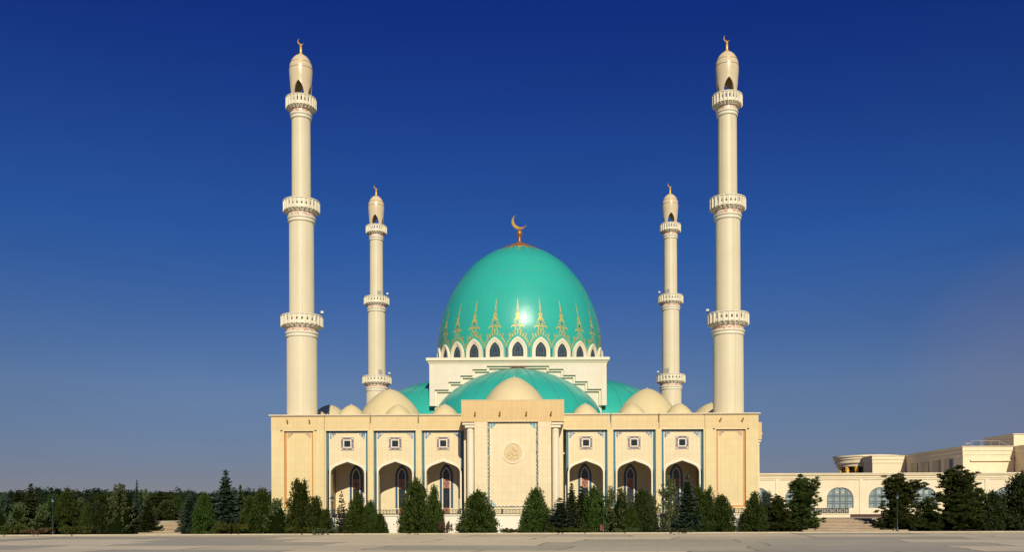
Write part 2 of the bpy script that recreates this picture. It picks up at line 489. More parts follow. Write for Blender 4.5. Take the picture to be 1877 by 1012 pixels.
def tag(o, label=None, cat=None, group=None, kind=None):
    if label:
        o['label'] = label
    if cat:
        o['category'] = cat
    if group:
        o['group'] = group
    if kind:
        o['kind'] = kind
    return o


def empty(name, loc=(0, 0, 0), rz=0.0, label=None, cat=None, group=None):
    o = bpy.data.objects.new(name, None)
    COL.objects.link(o)
    o.location = loc
    o.rotation_euler = (0, 0, rz)
    return tag(o, label, cat, group)


def copy_tree(o, parent=None):
    c = o.copy()
    COL.objects.link(c)
    c.parent = parent
    for ch in list(o.children):
        copy_tree(ch, c)
    return c


def rot_copy(o, rz, parent):
    """a copied part (and its sub-parts) turned about its thing's own upright axis"""
    c = copy_tree(o, parent)
    c.rotation_euler = (0, 0, o.rotation_euler[2]+rz)
    return c


def structure(name, mb, mat, smooth=False):
    return tag(mb.build(name, mat, None, smooth), kind='structure')


# ------------------------------------------------------------------ ground
structure('ground', MB().box(-3000, 3000, -400, 4000, -0.5, -0.02), 'far')
structure('plaza', MB().box(-220, 220, -140, -15.3, -0.3, 0.0), 'plaza')
structure('planting_bed', MB().box(-160, 160, -15.0, -3.0, -0.3, 0.06), 'soil')
structure('kerb', MB().box(-160, 160, -15.3, -15.0, -0.3, 0.15), 'kerb')
structure('terrace', MB().box(31.2, 170, -3.0, 160, -0.3, 1.5).box(-170, -31.2, -3.0, 75, -0.3, 1.5), ['terrace'])

# ------------------------------------------------------------------ mosque
OX, OY = 0.0, 27.0
OFF = (OX, OY, 0)
mosque = empty('mosque', (OX, OY, 0), 0, 'cream stone mosque with turquoise main dome, arcaded front and flat roof', 'mosque')


def part(mb, name, mat, parent=mosque, smooth=True, angle=32):
    return mb.build(name, mat, parent, smooth, OFF, angle)


def lpart(mb, name, mat, parent=mosque, smooth=True, angle=32):      # already in the mosque's own axes
    return mb.build(name, mat, parent, smooth, (0, 0, 0), angle)


FZ, RT = 12.62, 14.38           # underside and top of the frieze
PZ = 2.2                        # podium level
ARCH = [(-2.13, 0), (-2.1, .25), (-2.0, .55), (-1.79, .80), (-1.55, .97), (-1.25, 1.12), (-.9, 1.25), (-.45, 1.41), (0, 1.57)]
ARCH = ARCH+[(-x, z) for x, z in ARCH[-2::-1]]
SPR = 7.23

# podium
pb = MB().box(-31.0, 31.0, -10.5, -1.0, -0.2, PZ-0.16).box(-37.5, 37.5, -0.99, 64.5, -0.2, PZ-0.16)
podium = part(pb, 'podium', 'podium', smooth=False)
part(MB().box(-31.12, 31.12, -10.62, -0.95, PZ-0.16, PZ).box(-37.6, 37.6, -0.94, 64.6, PZ-0.16, PZ-0.004), 'podium_ledge', 'trim', podium, False)

# walls, roof
wb = MB()
for sx in (-1, 1):
    wb.box(sx*29.6, sx*30.1, 3.72, 50.2, PZ, RT)
wb.box(-23.5, 23.5, 56.3, 56.8, PZ, RT)
part(wb, 'outer_wall', 'tower', smooth=False)
part(MB().box(-29.55, 29.55, -1.15, 56.25, 13.1, 13.4), 'roof', 'roof', smooth=False)


def cornice_piece(x0, x1, y0=-2.8):
    return MB().box(x0, x1, y0-0.07, -0.6, RT, RT+0.10).box(x0, x1, y0-0.2, -0.6, RT+0.10, RT+0.24)


def strips(x0, x1, z0, z1, y, wl, wt, th=0.05, wb_=None):
    """upright-and-top border strip lying on a wall plane at y"""
    b = MB()
    b.box(x0, x0+wl, y-th, y, z0, z1-wt)
    b.box(x1-wl, x1, y-th, y, z0, z1-wt)
    b.box(x0, x1, y-th, y, z1-wt, z1)
    if wb_:
        b.box(x0+wl, x1-wl, y-th, y, z0, z0+wb_)
    return b


def corner_steps(b, x, z, sx, sz, y, s=0.26, th=0.04):
    b.box(x, x+sx*3*s, y-th, y, z, z+sz*s)
    b.box(x, x+sx*2*s, y-th, y, z+sz*s, z+sz*2*s)
    b.box(x, x+sx*s, y-th, y, z+sz*2*s, z+sz*3*s)
    return b


BAYS = [(6.4, 11.5, 8.87), (12.23, 17.47, 14.85), (18.2, 23.38, 20.80)]
YW = -2.3                       # plane of the recessed bay walls
for sx in (-1, 1):
    for bi, (x0, x1, xc) in enumerate(BAYS):
        X0, X1, XC = (x0, x1, xc) if sx > 0 else (-x1, -x0, -xc)
        arch = [(XC+x, SPR+z) for x, z in ARCH]
        poly = [(X0, PZ), (XC-2.13, PZ)]+arch+[(XC+2.13, PZ), (X1, PZ), (X1, FZ), (X0, FZ)]
        bay = part(MB().prism(poly, YW, -1.2), 'arcade_bay', 'cream', smooth=False)
        # arch moulding
        def offs(d):
            pts = [(XC-2.13-d, PZ)]
            for i, (x, z) in enumerate(ARCH):
                if i == len(ARCH)//2:
                    nx, nz = 0, 1.12
                else:
                    a = ARCH[max(i-1, 0)]; c = ARCH[min(i+1, len(ARCH)-1)]
                    tx, tz = c[0]-a[0], c[1]-a[1]
                    l = sqrt(tx*tx+tz*tz); nx, nz = -tz/l, tx/l
                pts.append((XC+x+nx*d, SPR+z+nz*d))
            pts.append((XC+2.13+d, PZ))
            return pts
        part(MB().band(offs(-0.02), offs(0.16), YW-0.10, YW+0.3).band(offs(0.16), offs(0.32), YW-0.05, YW+0.0), 'arch_trim', 'trim', bay, False)
        part(strips(X0, X1, PZ+0.1, FZ-0.02, YW, 0.30, 0.17), 'blue_border', 'blue', bay, False)
        part(strips(X0+0.30, X1-0.30, PZ+0.1, FZ-0.19, YW, 0.10, 0.06, 0.03), 'white_border', 'trim', bay, False)
        for xq, q in ((X0+0.40, 1), (X1-0.40, -1)):
            part(corner_steps(MB(), xq, FZ-0.25, q, -1, YW, 0.24), 'corner_tile', 'cornertile', bay, False)
        # square window
        zc = 11.02
        fr = MB()
        for (a, c) in ((0.78, 0.46),):
            fr.box(XC-a, XC+a, YW-0.08, YW, zc+c, zc+a).box(XC-a, XC+a, YW-0.08, YW, zc-a, zc-c)
            fr.box(XC-a, XC-c, YW-0.08, YW, zc-c, zc+c).box(XC+c, XC+a, YW-0.08, YW, zc-c, zc+c)
        part(fr, 'window_surround', 'mosaic', bay, False)
        fr = MB()
        for a, c, d in ((0.84, 0.80, 0.05), (0.52, 0.385, 0.11)):
            fr.box(XC-a, XC+a, YW-d, YW+0.01, zc+c, zc+a).box(XC-a, XC+a, YW-d, YW+0.01, zc-a, zc-c)
            fr.box(XC-a, XC-c, YW-d, YW+0.01, zc-c, zc+c).box(XC+c, XC+a, YW-d, YW+0.01, zc-c, zc+c)
        for qx in (-1, 1):
            for qz in (-1, 1):
                fr.tube((XC+qx*.64, YW-0.085, zc+qz*.64), (XC+qx*.64, YW-0.13, zc+qz*.64), 0.1, n=10)
        part(fr, 'window_frame', 'trim', bay, False)
        part(MB().box(XC-.385, XC+.385, YW-0.02, YW+0.005, zc-.385, zc+.385), 'window_pane', 'glass', bay, False)
        # frieze over this bay, with narrow drain gaps between the bays
        f0, f1 = [(6.05, 11.83), (11.98, 17.78), (17.93, 23.53)][bi]
        G0, G1 = (f0, f1) if sx > 0 else (-f1, -f0)
        fz = part(MB().box(G0, G1, -2.8, -1.2, FZ+0.06, RT), 'frieze', 'frieze', smooth=False)
        part(cornice_piece(G0-0.0, G1+0.0), 'cornice', 'cornice', fz, False)
        part(MB().box(X0-0.06, X1+0.06, -2.84, -2.31, FZ, FZ+0.06), 'frieze_edge', 'trim', fz, False)
    # piers between the bays
    for a, c in ((11.5, 12.23), (17.47, 18.2), (23.38, 23.56)):
        part(MB().box(sx*a, sx*c, -2.8, -1.2, PZ, FZ+0.06), 'pier', 'tower', smooth=False)
    for xg in (11.905, 17.855):
        part(MB().box(sx*(xg-0.075), sx*(xg+0.075), -2.5, -1.3, FZ+0.06, 13.5), 'drain_gap', 'cornice', smooth=False)

# arcade behind the arches
part(MB().box(-30.9, 30.9, -9.6, 3.55, PZ, PZ+.02), 'bounce_cut_floor', 'bounce_cut', smooth=False)  # thin sheet added over the podium, darkened to cut bounce into the arcade
for sx in (-1, 1):
    lb = MB().box(sx*11.9, sx*23.5, 3.2, 3.6, PZ, 12.9)
    lb.box(sx*4.6, sx*11.9, 1.4, 1.8, PZ, 12.9)
    lb.box(sx*11.9, sx*12.1, 1.4, 3.2, PZ, 9.9)
    part(lb, 'arcade_back_wall', 'cream', smooth=False)
    part(MB().box(sx*4.6, sx*23.5, -1.2, 3.2, 9.7, 9.9), 'arcade_ceiling', 'cream', smooth=False)


def lancet(w, spring, apex, n=9):
    H = apex-spring; c = (H*H-w*w)/(2*w); r = w+c
    a1 = math.atan2(H, c)
    left = [(c-r*cos(a1*i/n), spring+r*sin(a1*i/n)) for i in range(n+1)]
    return left+[(-x, z) for x, z in left[-2::-1]]


def lancet_open(xc, w, zb, spring, apex, n=9):
    return [(xc-w, zb)]+[(xc+x, z) for x, z in lancet(w, spring, apex, n)]+[(xc+w, zb)]


for sx in (-1, 1):
    for bi, (x0, x1, xc) in enumerate(BAYS):
        XC = sx*xc
        yb = 1.4 if bi == 0 else 3.2
        zb, sp, ap = 3.0, 7.1, 8.68
        win = part(MB().prism(lancet_open(XC, 0.42, zb, sp, ap-0.62), yb-0.04, yb), 'lancet_window', 'glass', smooth=False)
        part(MB().band(lancet_open(XC, 0.56, zb, sp, ap-0.42), lancet_open(XC, 0.85, zb+0.0, sp, ap), yb-0.06, yb), 'blue_surround', 'bluedeep', win, False)
        part(MB().band(lancet_open(XC, 0.42, zb-0.7, sp, ap-0.62), lancet_open(XC, 0.56, zb-0.7, sp, ap-0.42), yb-0.14, yb), 'window_frame', 'trim', win, False)
        for (za, zt) in ((5.55, 6.75), (PZ+0.05, 3.0)):
            part(MB().box(XC-.41, XC+.41, yb-0.07, yb-0.03, za, zt), 'orange_panel', 'panelorange', win, False)
            zm, hh = (za+zt)/2, (zt-za)/2-0.06
            if za < 3:
                zm, hh = za+0.15, 0.6
            def dia(k):
                return [(XC-.27*k, zm), (XC, zm-hh*k), (XC+.27*k, zm), (XC, zm+hh*k)]
            d = MB().band(dia(0.68), dia(1.0), yb-0.085, yb-0.07, close=True)
            d.prism(dia(0.28), yb-0.085, yb-0.07)
            d.box(XC-.41, XC-.27, yb-0.08, yb-0.07, zm-.05, zm+.05).box(XC+.27, XC+.41, yb-0.08, yb-0.07, zm-.05, zm+.05)
            part(d, 'diamond_tile', 'purple', win, False)
        g = MB()
        for z in (5.5, 4.75, 4.2, 3.05, 6.8, 7.5):
            g.box(XC-.41, XC+.41, yb-0.07, yb-0.04, z, z+0.05)
        g.box(XC-.02, XC+.02, yb-0.07, yb-0.04, 3.1, 4.2)
        for k in range(8):
            a, c = 2*pi*k/8, 2*pi*(k+1)/8
            g.tube((XC+.2*cos(a), yb-.06, 4.5+.2*sin(a)), (XC+.2*cos(c), yb-.06, 4.5+.2*sin(c)), 0.025, n=4)
        part(g, 'window_grille', 'bronze', win, False)

# corner towers
TX0, TX1 = 23.6, 30.15
def tower(sx):
    a, c = (TX0, TX1) if sx > 0 else (-TX1, -TX0)
    p0, p1 = (24.95, 28.58) if sx > 0 else (-28.58, -24.95)
    b = MB().box(a, c, -2.45, 3.7, PZ, RT)
    b.box(a, p0, -2.8, -2.45, PZ, RT).box(p1, c, -2.8, -2.45, PZ, RT)
    b.box(p0, p1, -2.8, -2.45, 12.65, RT).box(p0, p1, -2.8, -2.45, PZ, 2.98)
    t = part(b, 'corner_tower', 'tower', smooth=False)
    part(MB().box(a-.02, c+.02, -2.81, 3.72, RT-1.7, RT-0.002), 'frieze', 'frieze', t, False)
    part(MB().box(a-.08, c+.08, -2.89, 3.78, RT, RT+.10).box(a-.24, c+.24, -3.05, 3.94, RT+.10, RT+.24), 'cornice', 'cornice', t, False)
    part(strips(p0, p1, 2.98, 12.63, -2.45, 0.28, 0.17, 0.05, 0.22), 'orange_border', 'orange', t, False)
    part(strips(p0+.28, p1-.28, 3.2, 12.46, -2.45, 0.07, 0.06, 0.06, 0.06), 'white_border', 'trim', t, False)
    for xq, q in ((p0+.35, 1), (p1-.35, -1)):
        part(corner_steps(MB(), xq, 12.40, q, -1, -2.45, 0.22), 'corner_tile', 'browncorner', t, False)
    part(MB().box(p0-.04, p1+.04, -2.84, -2.7, 12.60, 12.67), 'panel_edge', 'trim', t, False)
    for xo in (p0-.42, p1+.18):
        part(MB().box(xo, xo+.24, -2.86, -2.8, 12.58, 12.72), 'scupper', 'bronze', t, False)
    for xo in (p0+.45, p1-.45):
        lamp = MB().tube((xo, -2.8, 13.75), (xo+.08, -3.25, 13.95), .035, n=6).tube((xo+.08, -3.25, 13.98), (xo+.05, -3.18, 13.72), .07, .11, n=10)
        part(lamp, 'spotlight', 'copper', t, True)
    return t
for sx in (-1, 1):
    t = tower(sx)
tb = MB().box(TX0, TX1, 50.3, 56.8, PZ, RT+.2).box(-TX1, -TX0, 50.3, 56.8, PZ, RT+.2)
part(MB().box(TX0, TX1, 50.3, 56.8, PZ, RT+.2), 'corner_tower', 'tower', smooth=False)
part(MB().box(-TX1, -TX0, 50.3, 56.8, PZ, RT+.2), 'corner_tower', 'tower', smooth=False)

# portico (built in the mosque's own axes so that the two side ones are turned copies)
YF = -36.0                      # portico front in the mosque's axes
pz0, pz1 = 2.97, 13.10
pt = MB()
pt.box(-4.5, -2.97, YF, YF+1.2, PZ, 13.06).box(2.97, 4.5, YF, YF+1.2, PZ, 13.06)
pt.box(-2.97, 2.97, YF, YF+1.2, PZ, pz0).box(-2.97, 2.97, YF+.35, YF+1.2, pz0, 13.06)
pt.box(-4.5, 4.5, YF+1.2, -29.9, PZ, 13.06)
pt.box(-5.95, -4.5, YF+2.6, -29.9, PZ, 13.06).box(4.5, 5.95, YF+2.6, -29.9, PZ, 13.06)
portico = [lpart(pt, 'portico', 'cream', smooth=False)]
blk = lpart(MB().box(-6.02, 6.02, YF-.02, -28.2, 13.06, 15.58), 'portico_block', 'block', portico[0], False)
lpart(MB().box(-6.06, 6.06, YF-.06, -28.2, 15.58, 15.64), 'block_coping', 'cornice', portico[0], False)
yp = YF+.35
b = strips(-2.97, 2.97, pz0, 13.06, yp, 0.26, 0.13, 0.05, 0.2)
lpart(b, 'checker_border', 'checker', portico[0], False)
lpart(strips(-2.71, 2.71, pz0+.2, 12.93, yp, 0.07, 0.05, 0.06, 0.05), 'white_border', 'trim', portico[0], False)
for qx in (-1, 1):
    for zq, q in ((12.88, -1), (pz0+.25, 1)):
        lpart(corner_steps(MB(), qx*2.64, zq, -qx, q, yp, 0.2), 'corner_tile', 'bluecorner', portico[0], False)
lpart(MB().box(-3.02, 3.02, YF-.05, YF+.02, 13.062, 13.12), 'panel_edge', 'trim', portico[0], False)
# medallion
md = MB()
def disc(b, r0, r1, y0, y1, zc=9.42, n=40, mi=0):
    a = [(r0*cos(2*pi*i/n), zc+r0*sin(2*pi*i/n)) for i in range(n)]
    c = [(r1*cos(2*pi*i/n), zc+r1*sin(2*pi*i/n)) for i in range(n)]
    b.band(a, c, y0, y1, mi, True)
disc(md, 0.001, 1.12, yp-.05, yp+.01)
disc(md, 0.001, .76, yp-.09, yp-.04)
rr = random.Random(3)
for k in range(22):              # leafy relief in the middle
    a = rr.uniform(0, 2*pi); r = rr.uniform(.05, .6)
    md.ball((r*cos(a), yp-.09, 9.42+r*sin(a)), rr.uniform(.06, .12), 8)
lpart(md, 'medallion', 'medal', portico[0], False)
mr = MB(); disc(mr, 1.12, 1.26, yp-.1, yp+.01)
lpart(mr, 'medallion_ring', 'trim', portico[0], False)
for qx in (-1, 1):
    cx, cyy = qx*5.03, YF+.75
    prof = [(.5, PZ), (.5, 2.75), (.46, 2.8), (.42, 2.95), (.41, 4), (.41, 11.4), (.405, 11.95), (.44, 12.0), (.44, 12.06), (.40, 12.1), (.40, 12.3), (.3, 12.4), (.001, 12.4)]
    lpart(MB().lathe(prof, 28, (cx, cyy)), 'column', 'trim', portico[0])
    e0, e1 = sorted((qx*4.52, qx*5.62)); e2, e3 = sorted((qx*4.52, qx*5.92))
    lpart(MB().box(e0, e1, YF+.2, YF+1.4, 12.40, 12.66).box(e2, e3, YF+.08, YF+1.6, 12.74, 12.96).box(e0+.05, e1-.05, YF+.3, YF+1.3, 12.66, 12.74), 'capital', 'trim', portico[0], False)
for xo in (-4.45, -1.55, 1.55, 4.45):
    lamp = MB().tube((xo, YF, 13.95), (xo+.08, YF-.45, 14.15), .035, n=6).tube((xo+.08, YF-.45, 14.2), (xo+.05, YF-.38, 13.9), .07, .12, n=10)
    lpart(lamp, 'spotlight', 'copper', portico[0])
for rz in (pi/2, -pi/2):
    rot_copy(portico[0], rz, mosque)

# cream domes
DOME_P = [(1.06, 0), (.985, .21), (.76, .53), (.515, .76), (.27, .92), (.09, .985), (.001, 1.0)]
def smooth_prof(p, k=6):
    """Catmull-Rom through the given points"""
    out = []
    for i in range(len(p)-1):
        a = p[max(i-1, 0)]; b_ = p[i]; c = p[i+1]; d = p[min(i+2, len(p)-1)]
        for j in range(k):
            t = j/k
            out.append(tuple(0.5*(2*b_[q]+(c[q]-a[q])*t+(2*a[q]-5*b_[q]+4*c[q]-d[q])*t*t+(3*b_[q]-a[q]-3*c[q]+d[q])*t**3) for q in (0, 1)))
    out.append(p[-1])
    return [(max(r, 1e-3), z) for r, z in out]
def cream_dome(x, y, r, z0, z1, name='cream_dome'):
    prof = [(r*1.06, 13.3)]+[(r*a, z0+(z1-z0)*q) for a, q in smooth_prof(DOME_P)]
    o = lpart(MB().lathe(prof, 56, (x, y)).tube((x, y, z1-.05), (x, y, z1+.12), .07, .03, 8), name, 'creamdome', angle=50)
    return o
for k in range(4):
    a = k*pi/2
    for (x, y, r, z0, z1) in [(0, -29.6, 3.78, 15.3, 19.2), (17.8, -17.3, 4.25, 14.6, 19.3)]:
        cream_dome(x*cos(a)-y*sin(a), x*sin(a)+y*cos(a), r, z0, z1)
    if k != 2:
        for xx in (-20.84, -14.87, -8.93, 8.93, 14.87, 20.84):
            x, y = xx, -26.6
            cream_dome(x*cos(a)-y*sin(a), x*sin(a)+y*cos(a), 1.9, 14.1, 16.2)

# central drum block with stepped wall faces
core = lpart(MB().box(-11.9, 11.9, -11.9, 11.9, 13.4, 23.3), 'drum_block', 'pale', smooth=False)
def stepped(d):
    pts = [(4.4, 22.75), (6.45, 21.86), (8.16, 20.96), (9.87, 19.87)]
    out = [(11.82-d, 17.55), (11.82-d, 19.87-d)]
    for i in range(3, -1, -1):
        x, z = pts[i]
        zn = pts[i-1][1] if i > 0 else 23.2
        out += [(x-d, z-d), (x-d, zn-d)]
    return out            # right half, going up and inwards
def skin(d, xo, y0, y1, z1=23.34):
    rp = stepped(d)
    return MB().prism([(xo, 17.55)]+[(xo, z1), (-xo, z1), (-xo, 17.55)]+[(-x, z) for x, z in rp]+rp[::-1], y0, y1)
for k in range(4):
    xo = 12.58 if k % 2 == 0 else 11.89
    o = lpart(skin(0, xo, -12.58, -12.24), 'stepped_face', 'pale', smooth=False)
    o2 = lpart(skin(0.30, xo-.004, -12.24, -11.91), 'stepped_moulding', 'trim', o, False)
    o.rotation_euler = (0, 0, k*pi/2)
cb = MB().frustum(12.62, 23.34, 12.62, 23.5).frustum(12.62, 23.5, 12.86, 23.86).frustum(12.80, 23.86, 12.80, 23.95).frustum(13.0, 23.95, 13.0, 24.35)
lpart(cb, 'drum_cornice', 'trim', smooth=False)

# turquoise half domes on the four sides
HP = smooth_prof([(12.25, 13.4), (12.1, 15.2), (11.2, 17.57), (9.48, 19.4), (7.55, 20.66), (5.58, 21.6), (3.32, 22.34), (1.6, 22.72), (0.001, 22.9)])
hd = lpart(MB().lathe(HP, 96, (0, -11.95), pi, 2*pi), 'half_dome', 'halfgreen', angle=60)
rb = MB()
for i in range(1, 12):
    a = pi+pi*(i)/12
    w = 0.04
    vs = []
    for r, z in HP[:-4]:
        for s_ in (-w, w):
            vs.append(((r+.03)*cos(a)-s_*sin(a), -11.95+(r+.03)*sin(a)+s_*cos(a), z+.025))
    rb.add(vs, [(2*j, 2*j+1, 2*j+3, 2*j+2) for j in range(len(vs)//2-1)])
lpart(rb, 'seam_rib', 'rib', hd)
lpart(MB().lathe([(1.5, 22.72), (1.5, 22.84), (1.0, 22.96), (.001, 23.0)], 32, (0, -11.95), pi, 2*pi), 'half_dome_cap', 'darkcopper', hd)
for k in (1, 2, 3):
    rot_copy(hd, k*pi/2, mosque)

# main dome
DP0 = [(12.40, 24.30), (12.47, 25.6), (12.60, 27.4), (12.55, 29.5), (12.0, 32.2), (11.1, 34.75), (9.78, 37.25), (7.85, 39.75), (6.5, 41.0), (4.75, 42.2), (3.0, 42.95), (1.4, 43.35), (0.001, 43.5)]
DP = smooth_prof(DP0)
DPz = [z for r, z in DP]; DPr = [r for r, z in DP]
dome = lpart(MB().lathe(DP, 144), 'main_dome', 'green', angle=60)
cap = lpart(MB().lathe([(3.2, 42.88), (3.22, 43.0), (3.0, 43.1), (2.2, 43.42), (2.15, 43.5), (1.5, 43.75), (1.45, 43.82), (.8, 44.05), (.45, 44.3), (.22, 44.45), (.2, 44.9), (.28, 45.0), (.28, 45.1), (.2, 45.15), (.42, 45.45), (.47, 45.7), (.42, 45.95), (.2, 46.25), (.17, 46.4), (.24, 46.45), (.15, 46.5), (.12, 46.55), (.001, 46.55)], 40), 'dome_cap', 'copper', dome)


def crescent(cx, zc, R, y, th, open_deg=45):
    """solid crescent moon in the x-z plane, horns towards open_deg"""
    a0 = radians(open_deg)
    off, r2 = R*0.295, R*0.92
    # intersection half-angle as seen from the outer centre
    d = off
    ca = (R*R+d*d-r2*r2)/(2*R*d)
    ca = max(-1, min(1, ca)); ha = math.acos(ca)
    cb2 = (r2*r2+d*d-R*R)/(2*r2*d); cb2 = max(-1, min(1, cb2)); hb = math.acos(-cb2)
    n = 36
    outer = []; inner = []
    for i in range(n+1):
        t = ha+(2*pi-2*ha)*i/n
        outer.append((cx+R*cos(a0+t), zc+R*sin(a0+t)))
        t2 = (pi-hb)+(2*pi-2*(pi-hb))*i/n
        inner.append((cx+off*cos(a0)+r2*cos(a0+t2), zc+off*sin(a0)+r2*sin(a0+t2)))
    b = MB()
    m = len(outer)
    cen = [((outer[i][0]+inner[i][0])/2, (outer[i][1]+inner[i][1])/2) for i in range(m)]
    v = []
    for i in range(m):
        v += [(outer[i][0], y, outer[i][1]), (cen[i][0], y-th, cen[i][1]), (inner[i][0], y, inner[i][1]), (cen[i][0], y+th, cen[i][1])]
    f = []
    for i in range(m-1):
        for q in range(4):
            f.append((4*i+q, 4*i+(q+1) % 4, 4*i+4+(q+1) % 4, 4*i+4+q))
    return b.add(v, f)


lpart(crescent(-.02, 47.52, 1.22, 0, .17), 'crescent', 'gold', dome)
# fringe under the cap
fb = MB()
for k in range(24):
    a = 2*pi*k/24
    vs = []
    for j, z in enumerate(np.linspace(42.9, 41.5, 6)):
        r = np.interp(z, DPz, DPr)+.03
        w = .07*(1-j/5)+.012
        for s_ in (-w, w):
            vs.append((r*cos(a)-s_*sin(a), r*sin(a)+s_*cos(a), z+.02))
    fb.add(vs, [(2*j, 2*j+1, 2*j+3, 2*j+2) for j in range(5)])
lpart(fb, 'cap_fringe', 'goldpaint', dome)
sb = MB()
for z in (37.55,):
    r = np.interp(z, DPz, DPr)
    sb.lathe([(r+.012, z-.035), (np.interp(z+.035, DPz, DPr)+.012, z+.035)], 144)
lpart(sb, 'dome_seam', 'rib', dome)

# arched windows, slits and gold ornaments round the foot of the dome
ZB = 24.35
def dome_arch():
    b = MB()
    b.band(lancet_open(0, 1.10, ZB, ZB+.95, ZB+2.74), lancet_open(0, 1.32, ZB, ZB+1.0, ZB+3.04), -12.82, -12.2)
    b.band(lancet_open(0, .96, ZB, ZB+.92, ZB+2.54), lancet_open(0, 1.10, ZB, ZB+.95, ZB+2.74), -12.75, -12.2)
    b.band(lancet_open(0, .80, ZB+.16, ZB+.9, ZB+2.32), lancet_open(0, .96, ZB+.16, ZB+.92, ZB+2.54), -12.69, -12.2)
    b.box(-1.1, 1.1, -12.78, -12.3, ZB, ZB+.16)
    return b
arch0 = lpart(dome_arch(), 'window_arch', 'trim', dome, False)
pane0 = lpart(MB().prism(lancet_open(0, .82, ZB+.14, ZB+.9, ZB+2.34), -12.63, -12.45), 'arched_pane', 'domeglass', dome, False)
mu = MB()
mu.box(-.45, .45, -12.66, -12.63, ZB+.75, ZB+.80).box(-.04, .0, -12.65, -12.63, ZB+.16, ZB+.75)
mu.band(lancet_open(0, .40, ZB+.16, ZB+.9, ZB+1.9), lancet_open(0, .45, ZB+.16, ZB+.9, ZB+1.98), -12.66, -12.63)
mull0 = lpart(mu, 'window_tracery', 'muntin', dome, False)
sl0 = lpart(MB().prism([(-.04, ZB+.02), (.04, ZB+.02), (.14, ZB+1.45), (-.14, ZB+1.45)], -12.54, -12.42), 'slit_window', 'muntin', dome, False)


def dome_pt(u, z, lift=.03):
    r = float(np.interp(z, DPz, DPr))+lift
    a = -pi/2+u/r
    return (r*cos(a), r*sin(a), z)


def ribbon(b, pts, ws, mi=0):
    vs = []
    for i, (u, z) in enumerate(pts):
        p = pts[max(i-1, 0)]; q = pts[min(i+1, len(pts)-1)]
        tx, tz = q[0]-p[0], q[1]-p[1]; l = sqrt(tx*tx+tz*tz) or 1
        nx, nz = -tz/l, tx/l
        w = (ws[i] if isinstance(ws, (list, tuple)) else ws)*1.4
        vs += [dome_pt(u+nx*w/2, z+nz*w/2), dome_pt(u-nx*w/2, z-nz*w/2)]
    b.add(vs, [(2*i, 2*i+1, 2*i+3, 2*i+2) for i in range(len(pts)-1)], mi)


def ornament():
    b = MB(); K = .01033; Z0 = 27.42
    P = lambda x, y: (x*K, Z0+(655-y)*K)
    for x, ya, yb_, xx in [(0, 635, 545, 0), (32, 650, 588, 40), (62, 668, 615, 78), (90, 692, 642, 112), (108, 712, 680, 126), (124, 742, 712, 144), (140, 772, 745, 158), (152, 795, 775, 166)]:
        for s_ in ((-1, 1) if x else (1,)):
            pts = [P(s_*(x+(xx-x)*t), ya+(yb_-ya)*t) for t in (0, .3, .75, 1)]
            ribbon(b, pts, [.04, .10, .17, .05])
    for s_ in (-1, 1):
        pts = [P(s_*(58+30*cos(a)), 535-28*sin(a)) for a in np.linspace(-.3, pi*1.0, 8)]+[P(s_*30, 560), P(s_*45, 580), P(s_*72, 590)]
        ribbon(b, pts, [.03, .09, .13, .14, .14, .13, .12, .11, .1, .08, .03])
        pts = [P(s_*(38+18*cos(a)), 465-18*sin(a)) for a in np.linspace(0, 2*pi, 10)]
        ribbon(b, pts, .055)
        ribbon(b, [P(s_*6, 382), P(s_*20, 402), P(s_*30, 420), P(s_*44, 434)], [.12, .16, .17, .05])
        pts = [P(s_*(112+14*cos(a)), 625-14*sin(a)) for a in np.linspace(0, 2*pi, 9)]
        ribbon(b, pts, .05)
    ribbon(b, [P(-50, 505), P(0, 510), P(50, 505)], .10)
    ribbon(b, [P(-34, 492), P(0, 480), P(34, 492)], .06)
    ribbon(b, [P(0, 436), P(0, 400), P(0, 380)], [.05, .15, .18])
    ribbon(b, [P(0, 382), P(0, 360), P(0, 335), P(0, 308)], [.16, .40, .34, .08])
    pts = [P(11*cos(a), 290-12*sin(a)) for a in np.linspace(0, 2*pi, 9)]
    ribbon(b, pts, .07)
    ribbon(b, [P(0, 278), P(0, 240), P(0, 200), P(0, 150), P(0, 105)], [.10, .13, .10, .07, .02])
    for y in (265, 245, 225, 205):
        ribbon(b, [P(-9, y), P(9, y)], .07)
    for x, y, r in ((0, 458, 12), (0, 290, 6), (0, 355, 7)):
        pts = [P(r*cos(a), y-r*sin(a)) for a in np.linspace(0, 2*pi, 9)]
        vs = [dome_pt(*P(0, y), .045)]+[dome_pt(*p, .045) for p in pts[:-1]]
        b.add(vs, [(0, 1+i, 1+(i+1) % 8) for i in range(8)], 1)
    return b
orn0 = lpart(ornament(), 'gold_ornament', ['goldpaint', 'bluedot'], dome, False)
for k in range(1, 24):
    for o in (arch0, pane0, mull0, orn0):
        rot_copy(o, k*2*pi/24, dome)
sl0.rotation_euler = (0, 0, pi/24)
for k in range(1, 24):
    rot_copy(sl0, k*2*pi/24, dome)

